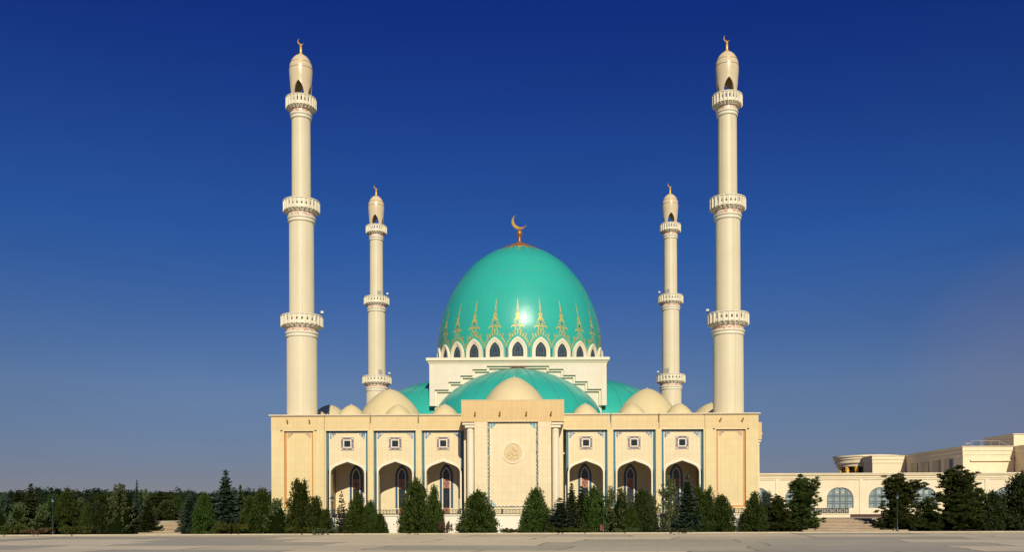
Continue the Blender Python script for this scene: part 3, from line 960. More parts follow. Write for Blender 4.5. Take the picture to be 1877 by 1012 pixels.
# ------------------------------------------------------------------ minarets
def balcony(root, zrim, zpar, zband, zr1, zr2, Rr, Rp, rb_, r1, r2, rsh, rup):
    b = MB()
    # stepped corbel under the gallery, then two round mouldings
    prof = [(rup-.02, zpar+.12), (Rp-.12, zpar+.12), (Rp-.12, zpar-.02), (Rp-.22, zpar-.04), (Rp-.26, zpar-.16), (Rp-.36, zpar-.18), (Rp-.40, zpar-.30), (rb_+.16, zband+.34), (rb_+.10, zband+.26), (rb_-.02, zband+.24)]
    b.lathe(prof, 48)
    zl = zband-.24
    b.lathe([(rb_-.02, zl), (r1-.02, zl-.02), (r1+.02, zl-.12), (r1-.02, zl-.24), (r1-.12, zl-.28), (r1-.12, zl-.42), (r2+.0, zl-.44), (r2+.02, zl-.56), (r2-.03, zl-.66), (rsh+.03, zl-.70), (rsh-.03, zl-.74)], 48)
    n = 24
    for k in range(n):              # little brackets in two tiers
        a = 2*pi*(k+.5)/n
        ca, sa = cos(a), sin(a)
        for rr_, z_, h_, w_ in ((Rp-.2, zpar-.10, .10, .20), (Rp-.33, zpar-.24, .10, .17)):
            w = w_*Rp/2.55
            v = []
            for zz in (z_-h_/2, z_+h_/2):
                for dr, dw in ((-.1, -w), (.08, -w), (.08, w), (-.1, w)):
                    v.append(((rr_+dr)*ca-dw*sa, (rr_+dr)*sa+dw*ca, zz))
            b.add(v, [(0, 3, 2, 1), (4, 5, 6, 7), (0, 1, 5, 4), (1, 2, 6, 5), (2, 3, 7, 6), (3, 0, 4, 7)])
    bal = b.build('balcony', 'balcony', root, True, (0, 0, 0), 30)
    MB().lathe([(rb_, zband-.24), (rb_, zband+.26)], 48).build('patterned_band', 'redband', bal)
    MB().lathe([(Rr-.20, zrim-.14), (Rr-.02, zrim-.14), (Rr+.03, zrim-.08), (Rr+.03, zrim-.02), (Rr-.03, zrim+.02), (Rr-.20, zrim+.02), (Rr-.20, zrim-.14)], 72).build('rim', 'balcony', bal)
    # parapet: pierced panels between upright fins
    p = MB()
    hw = pi/n
    for k in range(n):
        a0 = 2*pi*k/n
        def pt(t, z, r):
            a = a0+t*hw
            return (r*cos(a), r*sin(a), z)
        zt, zb = zrim-.14, zpar
        H = zt-zb
        o = .36
        z1, z2, z3 = zb+H*.36, zb+H*.78, zb+H*.90
        # outline pieces: (t0,t1,z0,z1)
        for t0, t1, za, zc in ((-1, -o, zb, zt), (o, 1, zb, zt), (-o, o, zb, z1), (-o, o, z3, zt)):
            v = [pt(t0, za, Rp), pt(t1, za, Rp), pt(t1, zc, Rp), pt(t0, zc, Rp), pt(t0, za, Rp-.1), pt(t1, za, Rp-.1), pt(t1, zc, Rp-.1), pt(t0, zc, Rp-.1)]
            p.add(v, [(0, 1, 2, 3), (5, 4, 7, 6), (0, 4, 5, 1), (3, 2, 6, 7), (1, 5, 6, 2), (0, 3, 7, 4)])
        for s_ in (-1, 1):              # rounded shoulders of the little opening
            v = [pt(s_*o, z2, Rp), pt(s_*o, z3, Rp), pt(0, z3, Rp), pt(s_*o*.6, z2+(z3-z2)*.65, Rp)]
            p.add(v, [(0, 1, 2, 3)] if s_ > 0 else [(3, 2, 1, 0)])
        # fin
        a = a0+hw
        w = .045*Rp/2.55+.02
        v = []
        for zz in (zb-.12, zt):
            for dr, dw in ((-.02, -w), (.12, -w), (.12, w), (-.02, w)):
                r = Rp+dr
                v.append((r*cos(a)-dw*sin(a), r*sin(a)+dw*cos(a), zz))
        p.add(v, [(0, 3, 2, 1), (4, 5, 6, 7), (0, 1, 5, 4), (1, 2, 6, 5), (2, 3, 7, 6), (3, 0, 4, 7)])
    p.build('parapet', 'balcony', bal, False)
    return bal


LANT = smooth_prof([(1.22, 53.9), (1.26, 54.8), (1.35, 56.83), (1.42, 57.7), (1.455, 58.5), (1.40, 59.15), (1.20, 59.75), (.85, 60.27), (.45, 60.56), (.12, 60.68)], 5)
LZ = [z for r, z in LANT]; LR = [r for r, z in LANT]


def lantern():
    """hollow lantern shell with four pointed openings"""
    b = MB()
    zs = np.unique(np.concatenate([np.linspace(54.05, 55.4, 4), np.linspace(55.4, 56.95, 12), np.linspace(56.95, 60.68, 26)]))
    half = lambda z: 0.0 if z >= 56.95 else (0.68 if z <= 55.3 else max(0.0, sqrt(2.3416**2-(z-55.3)**2)-1.6616))
    nc = 14
    for q in range(4):
        ac = -pi/2+q*pi/2
        outs = []; inns = []
        for z in zs:
            r = float(np.interp(z, LZ, LR)); h = math.asin(min(.9, half(z)/r))
            for wall, rad in ((outs, r), (inns, max(r-.2, .01))):
                wall.append([(rad*cos(ac+h+(pi/2-2*h)*i/nc), rad*sin(ac+h+(pi/2-2*h)*i/nc), z) for i in range(nc+1)])
        for wall, flip in ((outs, False), (inns, True)):
            v = [p for row in wall for p in row]
            f = []
            for j in range(len(zs)-1):
                for i in range(nc):
                    qd = (j*(nc+1)+i, j*(nc+1)+i+1, (j+1)*(nc+1)+i+1, (j+1)*(nc+1)+i)
                    f.append(qd[::-1] if flip else qd)
            b.add(v, f)
        for i, fl in ((0, True), (nc, False)):
            v = []; f = []
            for j in range(len(zs)):
                v += [outs[j][i], inns[j][i]]
            for j in range(len(zs)-1):
                if half(zs[j]) > 0:
                    qd = (2*j, 2*j+1, 2*j+3, 2*j+2)
                    f.append(qd if fl else qd[::-1])
            b.add(v, f)
    return b


def make_minaret():
    root = empty('minaret')
    sh = MB()
    sh.lathe([(1.90, 13.2), (1.88, 27.0)], 64).lathe([(1.52, 26.2), (1.56, 26.2), (1.53, 41.6)], 64).lathe([(1.19, 40.7), (1.15, 54.0), (.01, 54.0)], 64)
    shaft = sh.build('shaft', 'shaft', root)
    jb = MB()                      # upright joint lines of the cast panels
    for k in range(6):
        a = -pi/2+.30+k*pi/3
        for r, z0, z1 in ((1.893, 14.4, 24.8), (1.556, 27.4, 39.3), (1.19, 42, 52.4)):
            ra = r if r < 1.8 else 1.9
            jb.tube((ra*cos(a), ra*sin(a), z0), ((ra-.02)*cos(a), (ra-.02)*sin(a), z1), .014, n=5)
    jb.build('joint_line', 'jointgrey', shaft)
    balcony(root, 27.40, 26.16, 25.52, 25.3, 24.87, 2.60, 2.52, 1.97, 2.10, 2.0, 1.88, 1.54)
    balcony(root, 41.97, 40.72, 40.12, 39.76, 39.4, 2.26, 2.18, 1.70, 1.78, 1.68, 1.535, 1.17)
    balcony(root, 55.05, 53.82, 53.26, 53.0, 52.6, 1.88, 1.80, 1.28, 1.38, 1.3, 1.15, 1.15)
    lan = lantern().build('lantern', 'lantern', root, True, (0, 0, 0), 40)
    for z in (58.72, 59.45):
        r = float(np.interp(z, LZ, LR))
        MB().lathe([(r-.02, z-.05), (r+.03, z-.02), (r+.03, z+.02), (r-.02, z+.05)], 48).build('gold_ring', 'copper', lan)
    fin = MB().lathe([(.5, 60.52), (.36, 60.66), (.2, 60.78), (.15, 60.9), (.14, 61.55), (.17, 61.6), (.14, 61.66), (.08, 61.72), (.13, 61.8), (.13, 61.86), (.05, 61.95), (.05, 62.0), (.001, 62.0)], 20).build('finial', 'gold', root)
    crescent(0, 62.35, .44, 0, .07).build('crescent', 'gold', fin)
    return root


mn = make_minaret()
mn.location = (-27, 0, 0)
tag(mn, 'front minaret rising from the corner tower on the wooded side', 'minaret', 'four cream minarets')
for x, y, lb in ((27, 0, 'front minaret rising from the corner tower beside the long low hall'),
                 (-27, 54, 'rear minaret on the wooded side, partly hidden low down by a cream dome'),
                 (27, 54, 'rear minaret on the low hall side, behind the cream corner dome')):
    c = copy_tree(mn)
    c.location = (x, y, 0)
    tag(c, lb)

# doors on the rear minarets
minarets = [o for o in COL.objects if o.name.startswith('minaret')]
for o in minarets:
    if o.location.y > 10:
        s_ = -1 if o.location.x > 0 else 1
        for z, r in ((27.5, 1.555), (42.0, 1.18)):
            a = -pi/2+s_*.62
            b = MB()
            ca, sa = cos(a), sin(a)
            v = []
            for zz in (z-1.0, z+1.0):
                for dr, dw in ((-.1, -.4), (.06, -.4), (.06, .4), (-.1, .4)):
                    v.append(((r*.97+dr)*ca-dw*sa, (r*.97+dr)*sa+dw*ca, zz))
            b.add(v, [(0, 3, 2, 1), (4, 5, 6, 7), (0, 1, 5, 4), (1, 2, 6, 5), (2, 3, 7, 6), (3, 0, 4, 7)])
            b.build('door', 'metalgrey', o, False)


def floodlight(x, y, z, label, rz=0):
    r = empty('floodlight', (x, y, z), rz, label, 'floodlight', 'floodlights on the minaret balconies')
    MB().tube((0, 0, 0), (0, 0, .35), .035, n=6).box(-.16, .16, -.03, .03, .3, .35).build('bracket', 'bronze', r, False)
    MB().box(-.17, .17, -.2, .12, .36, .66).build('housing', 'metalgrey', r, False)
    MB().box(-.15, .15, -.215, -.2, .38, .64).build('lens', 'white', r, False)
floodlight(-24.42, -.2, 27.35, 'floodlight on the lowest balcony of the front minaret by the wooded side', .4)
floodlight(24.42, -.2, 27.35, 'floodlight on the lowest balcony of the front minaret by the low hall', -.4)
floodlight(-24.6, 53.2, 27.38, 'floodlight on the lowest balcony of the wooded-side rear minaret', .3)
floodlight(24.6, 53.2, 27.38, 'floodlight on the lowest balcony of the hall-side rear minaret', -.3)
floodlight(-24.9, 53.2, 41.95, 'floodlight on the middle balcony of the wooded-side rear minaret', .3)
floodlight(24.9, 53.2, 41.95, 'floodlight on the middle balcony of the hall-side rear minaret', -.3)

# ------------------------------------------------------------------ balustrade on the podium edge
bal = empty('balustrade', (0, -10.3, PZ), 0, 'low dark metal balustrade along the pale podium edge, panels filled with crosses', 'balustrade')
PW = 2.44
pp = MB()
pp.box(.08, PW-.08, -.03, .03, .50, .56).box(.08, PW-.08, -.03, .03, .06, .12)
xs = [.08, .55, .60, 1.0, 1.2, 1.25, 1.65, 1.85, PW-.12]
for x in (.08, .46, .86, 1.2, 1.54, 1.94, PW-.12):
    pp.box(x, x+.05, -.025, .025, .12, .50)
for x0, x1 in ((.51, .86), (.91, 1.2), (1.25, 1.54), (1.59, 1.94)):
    pp.tube((x0, 0, .12), (x1, 0, .50), .016, n=4).tube((x0, .01, .50), (x1, .01, .12), .016, n=4)
for x0, x1 in ((.13, .46), (1.99, PW-.12)):
    pp.tube((x0, 0, .31), (x1, 0, .31), .02, n=4).tube(((x0+x1)/2, 0, .12), ((x0+x1)/2, 0, .5), .016, n=4)
pan0 = pp.build('railing_panel', 'bronze', bal, False)
pst0 = MB().box(-.09, .09, -.07, .07, 0, .6).box(-.12, .12, -.1, .1, .6, .64).build('railing_post', 'bronze', bal, False)
nP = 25
for k in range(nP+1):
    x = -nP*PW/2+k*PW
    o = pst0 if k == 0 else pst0.copy()
    o.location = (x, 0, 0)
    if k:
        COL.objects.link(o); o.parent = bal
    if k < nP:
        o = pan0 if k == 0 else pan0.copy()
        o.location = (x, 0, 0)
        if k:
            COL.objects.link(o); o.parent = bal

# metal cabinets in the arcade
def cabinet(x, y, w, h, label):
    r = empty('cabinet', (x, y, PZ), 0, label, 'cabinet')
    MB().box(-w/2, w/2, -.3, .3, 0.1, h).build('casing', 'metalgrey', r, False)
    MB().box(-w/2+.04, -.02, -.33, -.3, .15, h-.06).build('door', 'metalgrey', r, False)
    MB().box(.02, w/2-.04, -.33, -.3, .15, h-.06).build('door', 'metalgrey', r, False)
    MB().box(-w/2, w/2, -.28, .28, 0, .1).build('plinth', 'bronze', r, False)
x, z = at(842, 917, -1.0)
cabinet(-6.75, -1.5, .55, 1.95, 'tall grey metal cabinet in the arch next to the portico column')
cabinet(-20.9, 1.2, .75, 1.75, 'grey metal cabinet inside the outermost arch, behind the sparse larch')

# ------------------------------------------------------------------ steps up to the terraces
def steps(x0, x1, label, ext=.9):
    r = empty('stairs', ((x0+x1)/2, -15, 0), 0, label, 'stairs', 'stone stairs up to the terraces')
    n = 10
    for k in range(n):
        y0 = -15.0+(0 if k == 0 else .5)+k*1.15
        z0 = .15*k; z1 = .15*(k+1)
        e = ext if k < 2 else 0
        st_ = MB().box(x0-e-r.location.x, x1+e-r.location.x, y0+15, -2.99+15, max(z0, 0.04)+.003, z1-.045).build('step', 'steps', r, False)
        MB().box(x0-e-.02-r.location.x, x1+e+.02-r.location.x, y0+14.955, -2.985+15, z1-.045, z1+.004).build('tread', 'tread', st_, False)
    return r
steps(33.6, 43.6, 'broad stone stairs climbing between the dark pines to the hall terrace')
steps(-42.0, -37.6, 'stone stairs glimpsed between the conifers on the wooded side', .2)

# ------------------------------------------------------------------ low hall with arched windows
HY = 30.0
hall = empty('hall', (62, HY, 1.5), 0, 'long low cream hall with a row of arched windows and a deep cornice', 'hall')
HO = (62, HY, 1.5)
def hp(mb, name, mat, parent=hall, smooth=False):
    return mb.build(name, mat, parent, smooth, HO)
HX0, HX1, HT = 30.9, 108.0, 8.36
hc = [50.46+6.6*k for k in range(-2, 8)]
main = hp(MB().box(HX0, HX1, HY+.35, HY+40, 1.5, 7.6), 'wall', 'hall')
fb = MB()
edges = []
for k, xc in enumerate(hc):
    op = lancet_open(xc, 2.1, 2.82, 4.3, 6.06, 12)
    x0, x1 = xc-3.3+.3, xc+3.3-.3
    fb.prism([(x0, 1.5), (x0, 7.32), (x1, 7.32), (x1, 1.5), (xc+2.1, 1.5), (xc+2.1, 2.82)]+op[-2:0:-1]+[(xc-2.1, 2.82), (xc-2.1, 1.5)], HY+.14, HY+.35)
    fb.box(xc-2.1, xc+2.1, HY+.14, HY+.35, 1.5, 2.82)
    fb.box(x1, x1+.6, HY, HY+.35, 1.5, 7.32)
fb.box(HX0, hc[0]-3.0, HY, HY+.35, 1.5, 7.32)
fb.box(HX0, hc[-1]+3.6, HY-.002, HY+.35, 7.32, 7.6)
hp(fb, 'front_wall', 'hall', hall)
hp(MB().box(HX0, HX1, HY-.12, HY+41, 7.6, 7.86).box(HX0, HX1, HY-.06, HY+41, 7.86, 8.0).box(HX0, HX1, HY-.3, HY+41, 8.0, 8.2).box(HX0, HX1, HY-.42, HY+41, 8.2, HT), 'cornice', 'hall', hall)
def hall_window(xc):
    w = hp(MB().prism(lancet_open(xc, 2.09, 2.83, 4.3, 6.04, 12), HY+.30, HY+.345), 'arched_window', 'hallglass')
    b = MB()
    arch_h = lambda x: float(np.interp(x, [p[0] for p in lancet(2.1, 4.3, 6.06, 16)], [p[1] for p in lancet(2.1, 4.3, 6.06, 16)]))
    for x, wd in ((0, .10), (-.9, .07), (.9, .07), (-1.2, .05), (1.2, .05)):
        b.box(xc+x-wd, xc+x+wd, HY+.24, HY+.30, 2.83, arch_h(x)-.03)
    for z, ext in ((3.55, 2.07), (3.85, 2.07), (4.6, 2.05), (4.85, 2.0)):
        b.box(xc-ext, xc+ext, HY+.245, HY+.295, z-.06, z+.06)
    b.band(lancet_open(xc, 1.98, 2.83, 4.3, 5.94, 12), lancet_open(xc, 2.095, 2.83, 4.3, 6.05, 12), HY+.2, HY+.30)
    hp(b, 'window_muntin', 'muntin', w)
    c = MB()
    for q in (-.45, .45):
        a = [(xc+q+.13*cos(2*pi*i/12), 5.35+.13*sin(2*pi*i/12)) for i in range(12)]
        d = [(xc+q+.19*cos(2*pi*i/12), 5.35+.19*sin(2*pi*i/12)) for i in range(12)]
        c.band(a, d, HY+.25, HY+.30, close=True)
    hp(c, 'glass_roundel', 'white', w)
for xc in hc:
    hall_window(xc)

# upper blocks behind the hall
up_b = empty('assembly_building', (80, 75, 1.5), 0, 'taller pale building behind the low hall, stepped blocks with a round corner', 'building')
UO = (80, 75, 1.5)
def upart(mb, name, mat, parent=up_b, smooth=False):
    return mb.build(name, mat, parent, smooth, UO, 30)
def block(x0, x1, y0, y1, zt, name='block'):
    o = upart(MB().box(x0, x1, y0, y1, 1.5, zt-1.6), name, 'upper')
    upart(MB().box(x0-.12, x1+.12, y0-.12, y1, zt-1.6, zt-1.42).box(x0-.03, x1+.03, y0-.03, y1, zt-1.42, zt-.85).box(x0-.16, x1+.16, y0-.16, y1, zt-.85, zt-.62).box(x0-.08, x1+.08, y0-.08, y1, zt-.62, zt-.12).box(x0-.25, x1+.25, y0-.25, y1, zt-.12, zt), 'cornice', 'upper', o)
    return o
A = block(72.8, 79.75, 80, 85.7, 13.95)
B = block(79.9, 89.15, 53, 119.9, 14.05)
C = block(89.3, 112, 34, 119.8, 14.0)
for k in range(4):
    y = 57.0+k*5.6
    nn = upart(MB().box(79.80, 79.87, y, y+3.9, 2.5, 12.1), 'niche_shade', 'niche_shade', B)  # plate on the wall face, its darker stone standing in for recess shade
    upart(MB().box(79.76, 79.80, y+.15, y+1.5, 2.5, 11.9), 'reveal_shade', 'glass', nn)  # added dark strip imitating the shaded reveal, not a real window
upart(MB().box(81.2, 89.0, 52.6, 52.99, 11.3, 11.55), 'string_course', 'upper', B)
upart(MB().box(92.6, 108, 60, 72, 14.0, 16.7).box(92.4, 108.2, 59.8, 72.2, 16.7, 16.85), 'penthouse', 'upper', C)
# round corner
rc = (75.7, 92.3)
rot = upart(MB().lathe([(6.1, 1.5), (6.1, 9.8), (5.2, 9.8), (5.2, 12), (6.3, 12), (6.4, 12.1), (6.4, 12.7), (6.8, 12.8), (6.8, 13.5), (7.0, 13.6), (7.0, 14.0), (7.2, 14.1), (7.2, 14.45), (.01, 14.5)], 48, rc), 'rotunda', 'upper', up_b, True)
upart(MB().lathe([(5.25, 9.82), (5.25, 11.98)], 48, rc), 'window_band', 'glass', rot, True)
for k in range(8):
    a = pi+.10+k*.40
    upart(MB().lathe([(.5, 9.8), (.5, 10.2), (.42, 10.25), (.42, 10.9), (.5, 11), (.5, 11.2), (.42, 11.3), (.5, 11.5), (.5, 12.0)], 14, (rc[0]+5.9*cos(a), rc[1]+5.9*sin(a))), 'gilt_column', 'gold', rot, True)
# rooftop frame
rf = empty('roof_frame', (84.5, 55, 14.05), 0, 'white tubular frame with a dish on the flat roof above the low hall', 'roof equipment')
fr = MB()
for x in (-2.2, -.4, 1.4, 3.0):
    fr.tube((x, 0, 0), (x, 0, 1.1), .03, n=6)
fr.tube((-2.2, 0, 1.1), (3.0, 0, 1.1), .035, n=6).tube((3.0, 0, 1.0), (5.0, 0, .15), .03, n=6).tube((-2.2, 0, .15), (3, 0, .15), .03, n=6)
fr.build('frame', 'metalgrey', rf)
MB().lathe([(.02, 0), (.3, .05), (.55, .2), (.56, .24), (.3, .1), (.02, .05)], 16).build('dish', 'white', rf).location = (-2.9, 0, .45)
ring = MB()
for k in range(12):
    a, c = 2*pi*k/12, 2*pi*(k+1)/12
    ring.tube((.3*cos(a)-1.1, -.05, .6+.3*sin(a)), (.3*cos(c)-1.1, -.05, .6+.3*sin(c)), .06, n=5)
ring.build('hoop', 'bronze', rf)

# low wall with grille beside the stairs, and the dark granite plinth
def xz(px, py, Y):
    return at(px, py, Y)
x0, z0 = xz(1480, 944, 10); x1, z1 = xz(1558.5, 932, 10)
gw = empty('grille_wall', ((x0+x1)/2, 10, 1.5), 0, 'low cream wall topped by a dark ornamental grille above the stairs', 'wall')
GO = tuple(gw.location)
MB().box(x0, x1, 10, 10.5, 1.5, z0).box(x0, x1+.1, 9.93, 10.55, z0, z0+.08).build('wall', 'hall', gw, False, GO)
gb = MB()
gb.box(x0, x1-.1, 10.2, 10.26, z1-.08, z1).box(x0, x1-.1, 10.2, 10.26, z0+.14, z0+.22).box(x0, x1-.1, 10.28, 10.30, z0+.22, z1-.08)
gb.build('grille_backing', 'bronze', gw, False, GO)
gb = MB()
k = 0; x = x0+.1
rr = random.Random(8)
while x < x1-.4:
    if k % 3 == 0:
        gb.box(x, x+.10, 10.16, 10.2, z0+.24, z1-.1)
        x += .22
    elif k % 3 == 1:
        gb.box(x, x+.07, 10.16, 10.2, z0+.24, z1-.1).box(x+.22, x+.29, 10.16, 10.2, z0+.24, z1-.1).box(x+.07, x+.22, 10.16, 10.2, (z0+z1)/2-.02, (z0+z1)/2+.08)
        x += .42
    else:
        gb.box(x, x+.06, 10.16, 10.2, z0+.24, z1-.1).box(x+.06, x+.24, 10.16, 10.2, z1-.2, z1-.1).box(x+.06, x+.24, 10.16, 10.2, z0+.24, z0+.34)
        x += .36
    k += 1
gb.build('grille', 'metalgrey', gw, False, GO)
x0, z0 = xz(1560, 944, 12); x1, z1 = xz(1760, 955, 12)
pw = empty('granite_wall', ((x0+x1)/2, 12, 1.2), 0, 'low dark maroon granite wall behind the pines at the stair top', 'wall')
PO = tuple(pw.location)
MB().box(x0, x1, 12, 12.6, 1.2, z0-.06).build('wall', 'maroon', pw, False, PO)
MB().box(x0-.08, x1, 11.92, 12.68, z0-.06, z0+.04).build('coping', 'maroon', pw, False, PO)

# ------------------------------------------------------------------ trees
class Leaf:
    """collects leaf blades as small pointed quads"""
    def __init__(s, seed):
        s.g = np.random.default_rng(seed); s.c = []; s.d = []; s.l = []; s.w = []

    def add(s, c, d, l, w):
        c = np.atleast_2d(c); n = len(c)
        s.c.append(c); s.d.append(np.broadcast_to(d, (n, 3))); s.l.append(np.broadcast_to(l, (n,))); s.w.append(np.broadcast_to(w, (n,)))

    def arrays(s):
        c = np.concatenate(s.c); d = np.concatenate(s.d); l = np.concatenate(s.l); w = np.concatenate(s.w)
        d = d/np.maximum(np.linalg.norm(d, axis=1, keepdims=True), 1e-6)
        r = s.g.normal(size=d.shape)
        n = np.cross(d, r); n /= np.maximum(np.linalg.norm(n, axis=1, keepdims=True), 1e-6)
        a = c-d*(l*.5)[:, None]; t = c+d*(l*.5)[:, None]
        m = c+d*(l*.05)[:, None]
        v = np.stack([a, m+n*(w*.5)[:, None], t, m-n*(w*.5)[:, None]], axis=1).reshape(-1, 3)
        v[:, 2] = np.maximum(v[:, 2], 0.01)
        return v

    def build(s, name, mat):
        v = s.arrays(); n = len(v)//4
        me = bpy.data.meshes.new(name)
        me.vertices.add(len(v)); me.vertices.foreach_set('co', v.astype(np.float32).ravel())
        me.loops.add(4*n); me.loops.foreach_set('vertex_index', np.arange(4*n, dtype=np.int32))
        me.polygons.add(n); me.polygons.foreach_set('loop_start', np.arange(0, 4*n, 4, dtype=np.int32))
        me.polygons.foreach_set('loop_total', np.full(n, 4, dtype=np.int32))
        me.materials.append(MT[mat])
        me.update(calc_edges=True)
        return me


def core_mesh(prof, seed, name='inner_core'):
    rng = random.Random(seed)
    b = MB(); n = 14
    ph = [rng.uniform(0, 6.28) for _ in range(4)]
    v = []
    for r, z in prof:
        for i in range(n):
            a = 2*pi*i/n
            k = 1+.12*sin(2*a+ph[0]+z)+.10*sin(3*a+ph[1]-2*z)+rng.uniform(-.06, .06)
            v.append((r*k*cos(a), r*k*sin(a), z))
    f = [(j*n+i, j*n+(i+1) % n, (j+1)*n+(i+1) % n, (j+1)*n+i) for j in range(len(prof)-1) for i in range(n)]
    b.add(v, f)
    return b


def tree_from(name, leaf_me, trunk_mb, core_mb=None):
    """unplaced prototype: root, crown (with inner twigs), trunk"""
    r = bpy.data.objects.new(name, None); COL.objects.link(r)
    cr = bpy.data.objects.new('crown', leaf_me); COL.objects.link(cr); cr.parent = r
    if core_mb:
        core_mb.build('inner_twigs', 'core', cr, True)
    trunk_mb.build('trunk', 'bark', r, True)
    return r


# every prototype is 1 m high and has a radius of about 0.5 m at scale (radius, radius, height)
def thuja(seed, mat, shape=1.5, tops=1, lump=.12):
    g = np.random.default_rng(seed); lf = Leaf(seed)
    h, R = 6.0, 1.45
    offs = [(0, 0, 1.0)] if tops == 1 else [(-.22, .05, 1.0), (.30, -.05, .95)]+([(.05, .3, .9)] if tops > 2 else [])
    def rad(t):
        return R*np.power(np.clip(1-np.power(t, shape), 0, 1), .78)*np.clip((t+.10)/.16, .72, 1)
    cl = []
    for k in range(230):
        t = g.beta(1.0, 1.35)*.985; a = g.uniform(0, 2*pi)
        o = offs[g.integers(len(offs))]
        rr = rad(min(t/o[2], .995))*(1 if len(offs) == 1 else .86+.1*t)
        sc = (t if t > .35 else t*.6)
        x = rr*np.cos(a)*g.uniform(.82, 1.0+lump)+o[0]*R*sc*1.0; y = rr*np.sin(a)*g.uniform(.82, 1.0+lump)+o[1]*R*sc
        cl.append((x, y, t*h, a))
    for x, y, z, a in cl:
        n = 26
        p = np.array([x, y, z])+g.normal(size=(n, 3))*np.array([.15, .15, .26])
        out = np.array([np.cos(a), np.sin(a), 0])
        d = out*.45+np.array([0, 0, 1.0])+g.normal(size=(n, 3))*.35
        lf.add(p, d, g.uniform(.20, .40, n), g.uniform(.06, .13, n))
    for o in offs:                     # feathery tips
        for t in np.linspace(.86, 1.0, 9):
            n = 16
            p = np.array([o[0]*R, o[1]*R, t*h*o[2]])+g.normal(size=(n, 3))*np.array([.09*(1.3-t), .09*(1.3-t), .1])*1.6
            lf.add(p, np.array([0, 0, 1.0])+g.normal(size=(n, 3))*.25, g.uniform(.2, .36, n), g.uniform(.05, .1, n))
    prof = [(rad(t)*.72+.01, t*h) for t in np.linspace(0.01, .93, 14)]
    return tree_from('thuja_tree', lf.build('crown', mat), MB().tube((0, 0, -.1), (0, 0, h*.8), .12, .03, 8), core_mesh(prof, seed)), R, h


def spruce(seed, mat, power=.9, droop=-.12, dens=1.0, levels=22, slim=.0, size=1.0):
    g = np.random.default_rng(seed); lf = Leaf(seed)
    h, R = 7.0, 1.8
    tr = MB().tube((0, 0, -.1), (0, 0, h*.97), .13, .015, 8)
    for t in np.linspace(.03, .975, levels):
        Lb = R*(1-t)**power*(1 if t < .6 else 1-slim*(t-.6)/.4)+.06
        nb = int(max(4, 11*(1-t)+4)*dens)
        a0 = g.uniform(0, 6.28)
        for k in range(nb):
            a = a0+2*pi*k/nb+g.uniform(-.25, .25)
            ln = Lb*g.uniform(.70, 1.12)
            z = t*h+g.uniform(-.12, .12)
            n = int(10+ln*34)
            u = np.sqrt(g.uniform(.02, 1, n))
            zz = z+droop*ln*u*2.2+.30*ln*u**3
            side = g.normal(size=n)*.13*(1.15-u)*min(1.0, ln+.35)*1.8
            ca, sa = np.cos(a), np.sin(a)
            p = np.stack([u*ln*ca-side*sa, u*ln*sa+side*ca, zz+g.normal(size=n)*.045], 1)
            d = np.stack([ca-sa*np.sign(side)*.7, sa+ca*np.sign(side)*.7, np.full(n, .12)], 1)+g.normal(size=(n, 3))*.28
            lf.add(p, d, g.uniform(.16, .32, n)*size, g.uniform(.05, .10, n)*size)
            if ln > .5:
                tr.tube((0, 0, z), (ln*.8*ca, ln*.8*sa, z+droop*ln*1.5), .022, .006, 4, cap=False)
    n = 40
    lf.add(np.stack([g.normal(size=n)*.03, g.normal(size=n)*.03, g.uniform(.94, 1.0, n)*h], 1), np.array([0, 0, 1.0])+g.normal(size=(n, 3))*.3, .22, .05)
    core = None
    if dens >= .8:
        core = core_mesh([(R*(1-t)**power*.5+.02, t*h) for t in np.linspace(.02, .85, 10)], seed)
    return tree_from('spruce_tree', lf.build('crown', mat), tr, core), R, h


def juniper(seed, mat, dens=1.0, spread=.34, plumes=70, core=True):
    """loose tree of rising plumes"""
    g = np.random.default_rng(seed); lf = Leaf(seed)
    h, R = 6.0, 1.6
    tr = MB().tube((0, 0, -.1), (0, 0, h*.9), .12, .02, 8)
    for k in range(plumes):
        t0 = g.uniform(0.0, .80) if k > 5 else .8
        a = g.uniform(0, 6.28)
        reach = R*(1-t0)**.75*g.uniform(.55, 1.1)
        rise = h*g.uniform(.09, .22)
        base = np.array([0, 0, t0*h*.96])
        tip = np.array([reach*np.cos(a), reach*np.sin(a), t0*h+rise])
        n = int(70*dens)
        u = g.uniform(.12, 1.0, n)
        p = base+(tip-base)*np.stack([u, u, u**1.5], 1)
        p = p+g.normal(size=(n, 3))*(.05+.17*(1-u))[:, None]
        d = (tip-base)/np.linalg.norm(tip-base)*.6+np.array([0, 0, .9])+g.normal(size=(n, 3))*.45
        lf.add(p, d, g.uniform(.15, .32, n), g.uniform(.05, .10, n))
        if k % 2 == 0:
            tr.tube(base, base+(tip-base)*.75, .02, .006, 4, cap=False)
    n = 60
    lf.add(np.stack([g.normal(size=n)*.07, g.normal(size=n)*.07, g.uniform(.88, 1.0, n)*h], 1), np.array([0, 0, 1.0])+g.normal(size=(n, 3))*.35, .26, .06)
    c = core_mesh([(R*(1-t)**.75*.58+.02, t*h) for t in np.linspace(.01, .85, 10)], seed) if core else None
    return tree_from('juniper_tree', lf.build('crown', mat), tr, c), R, h


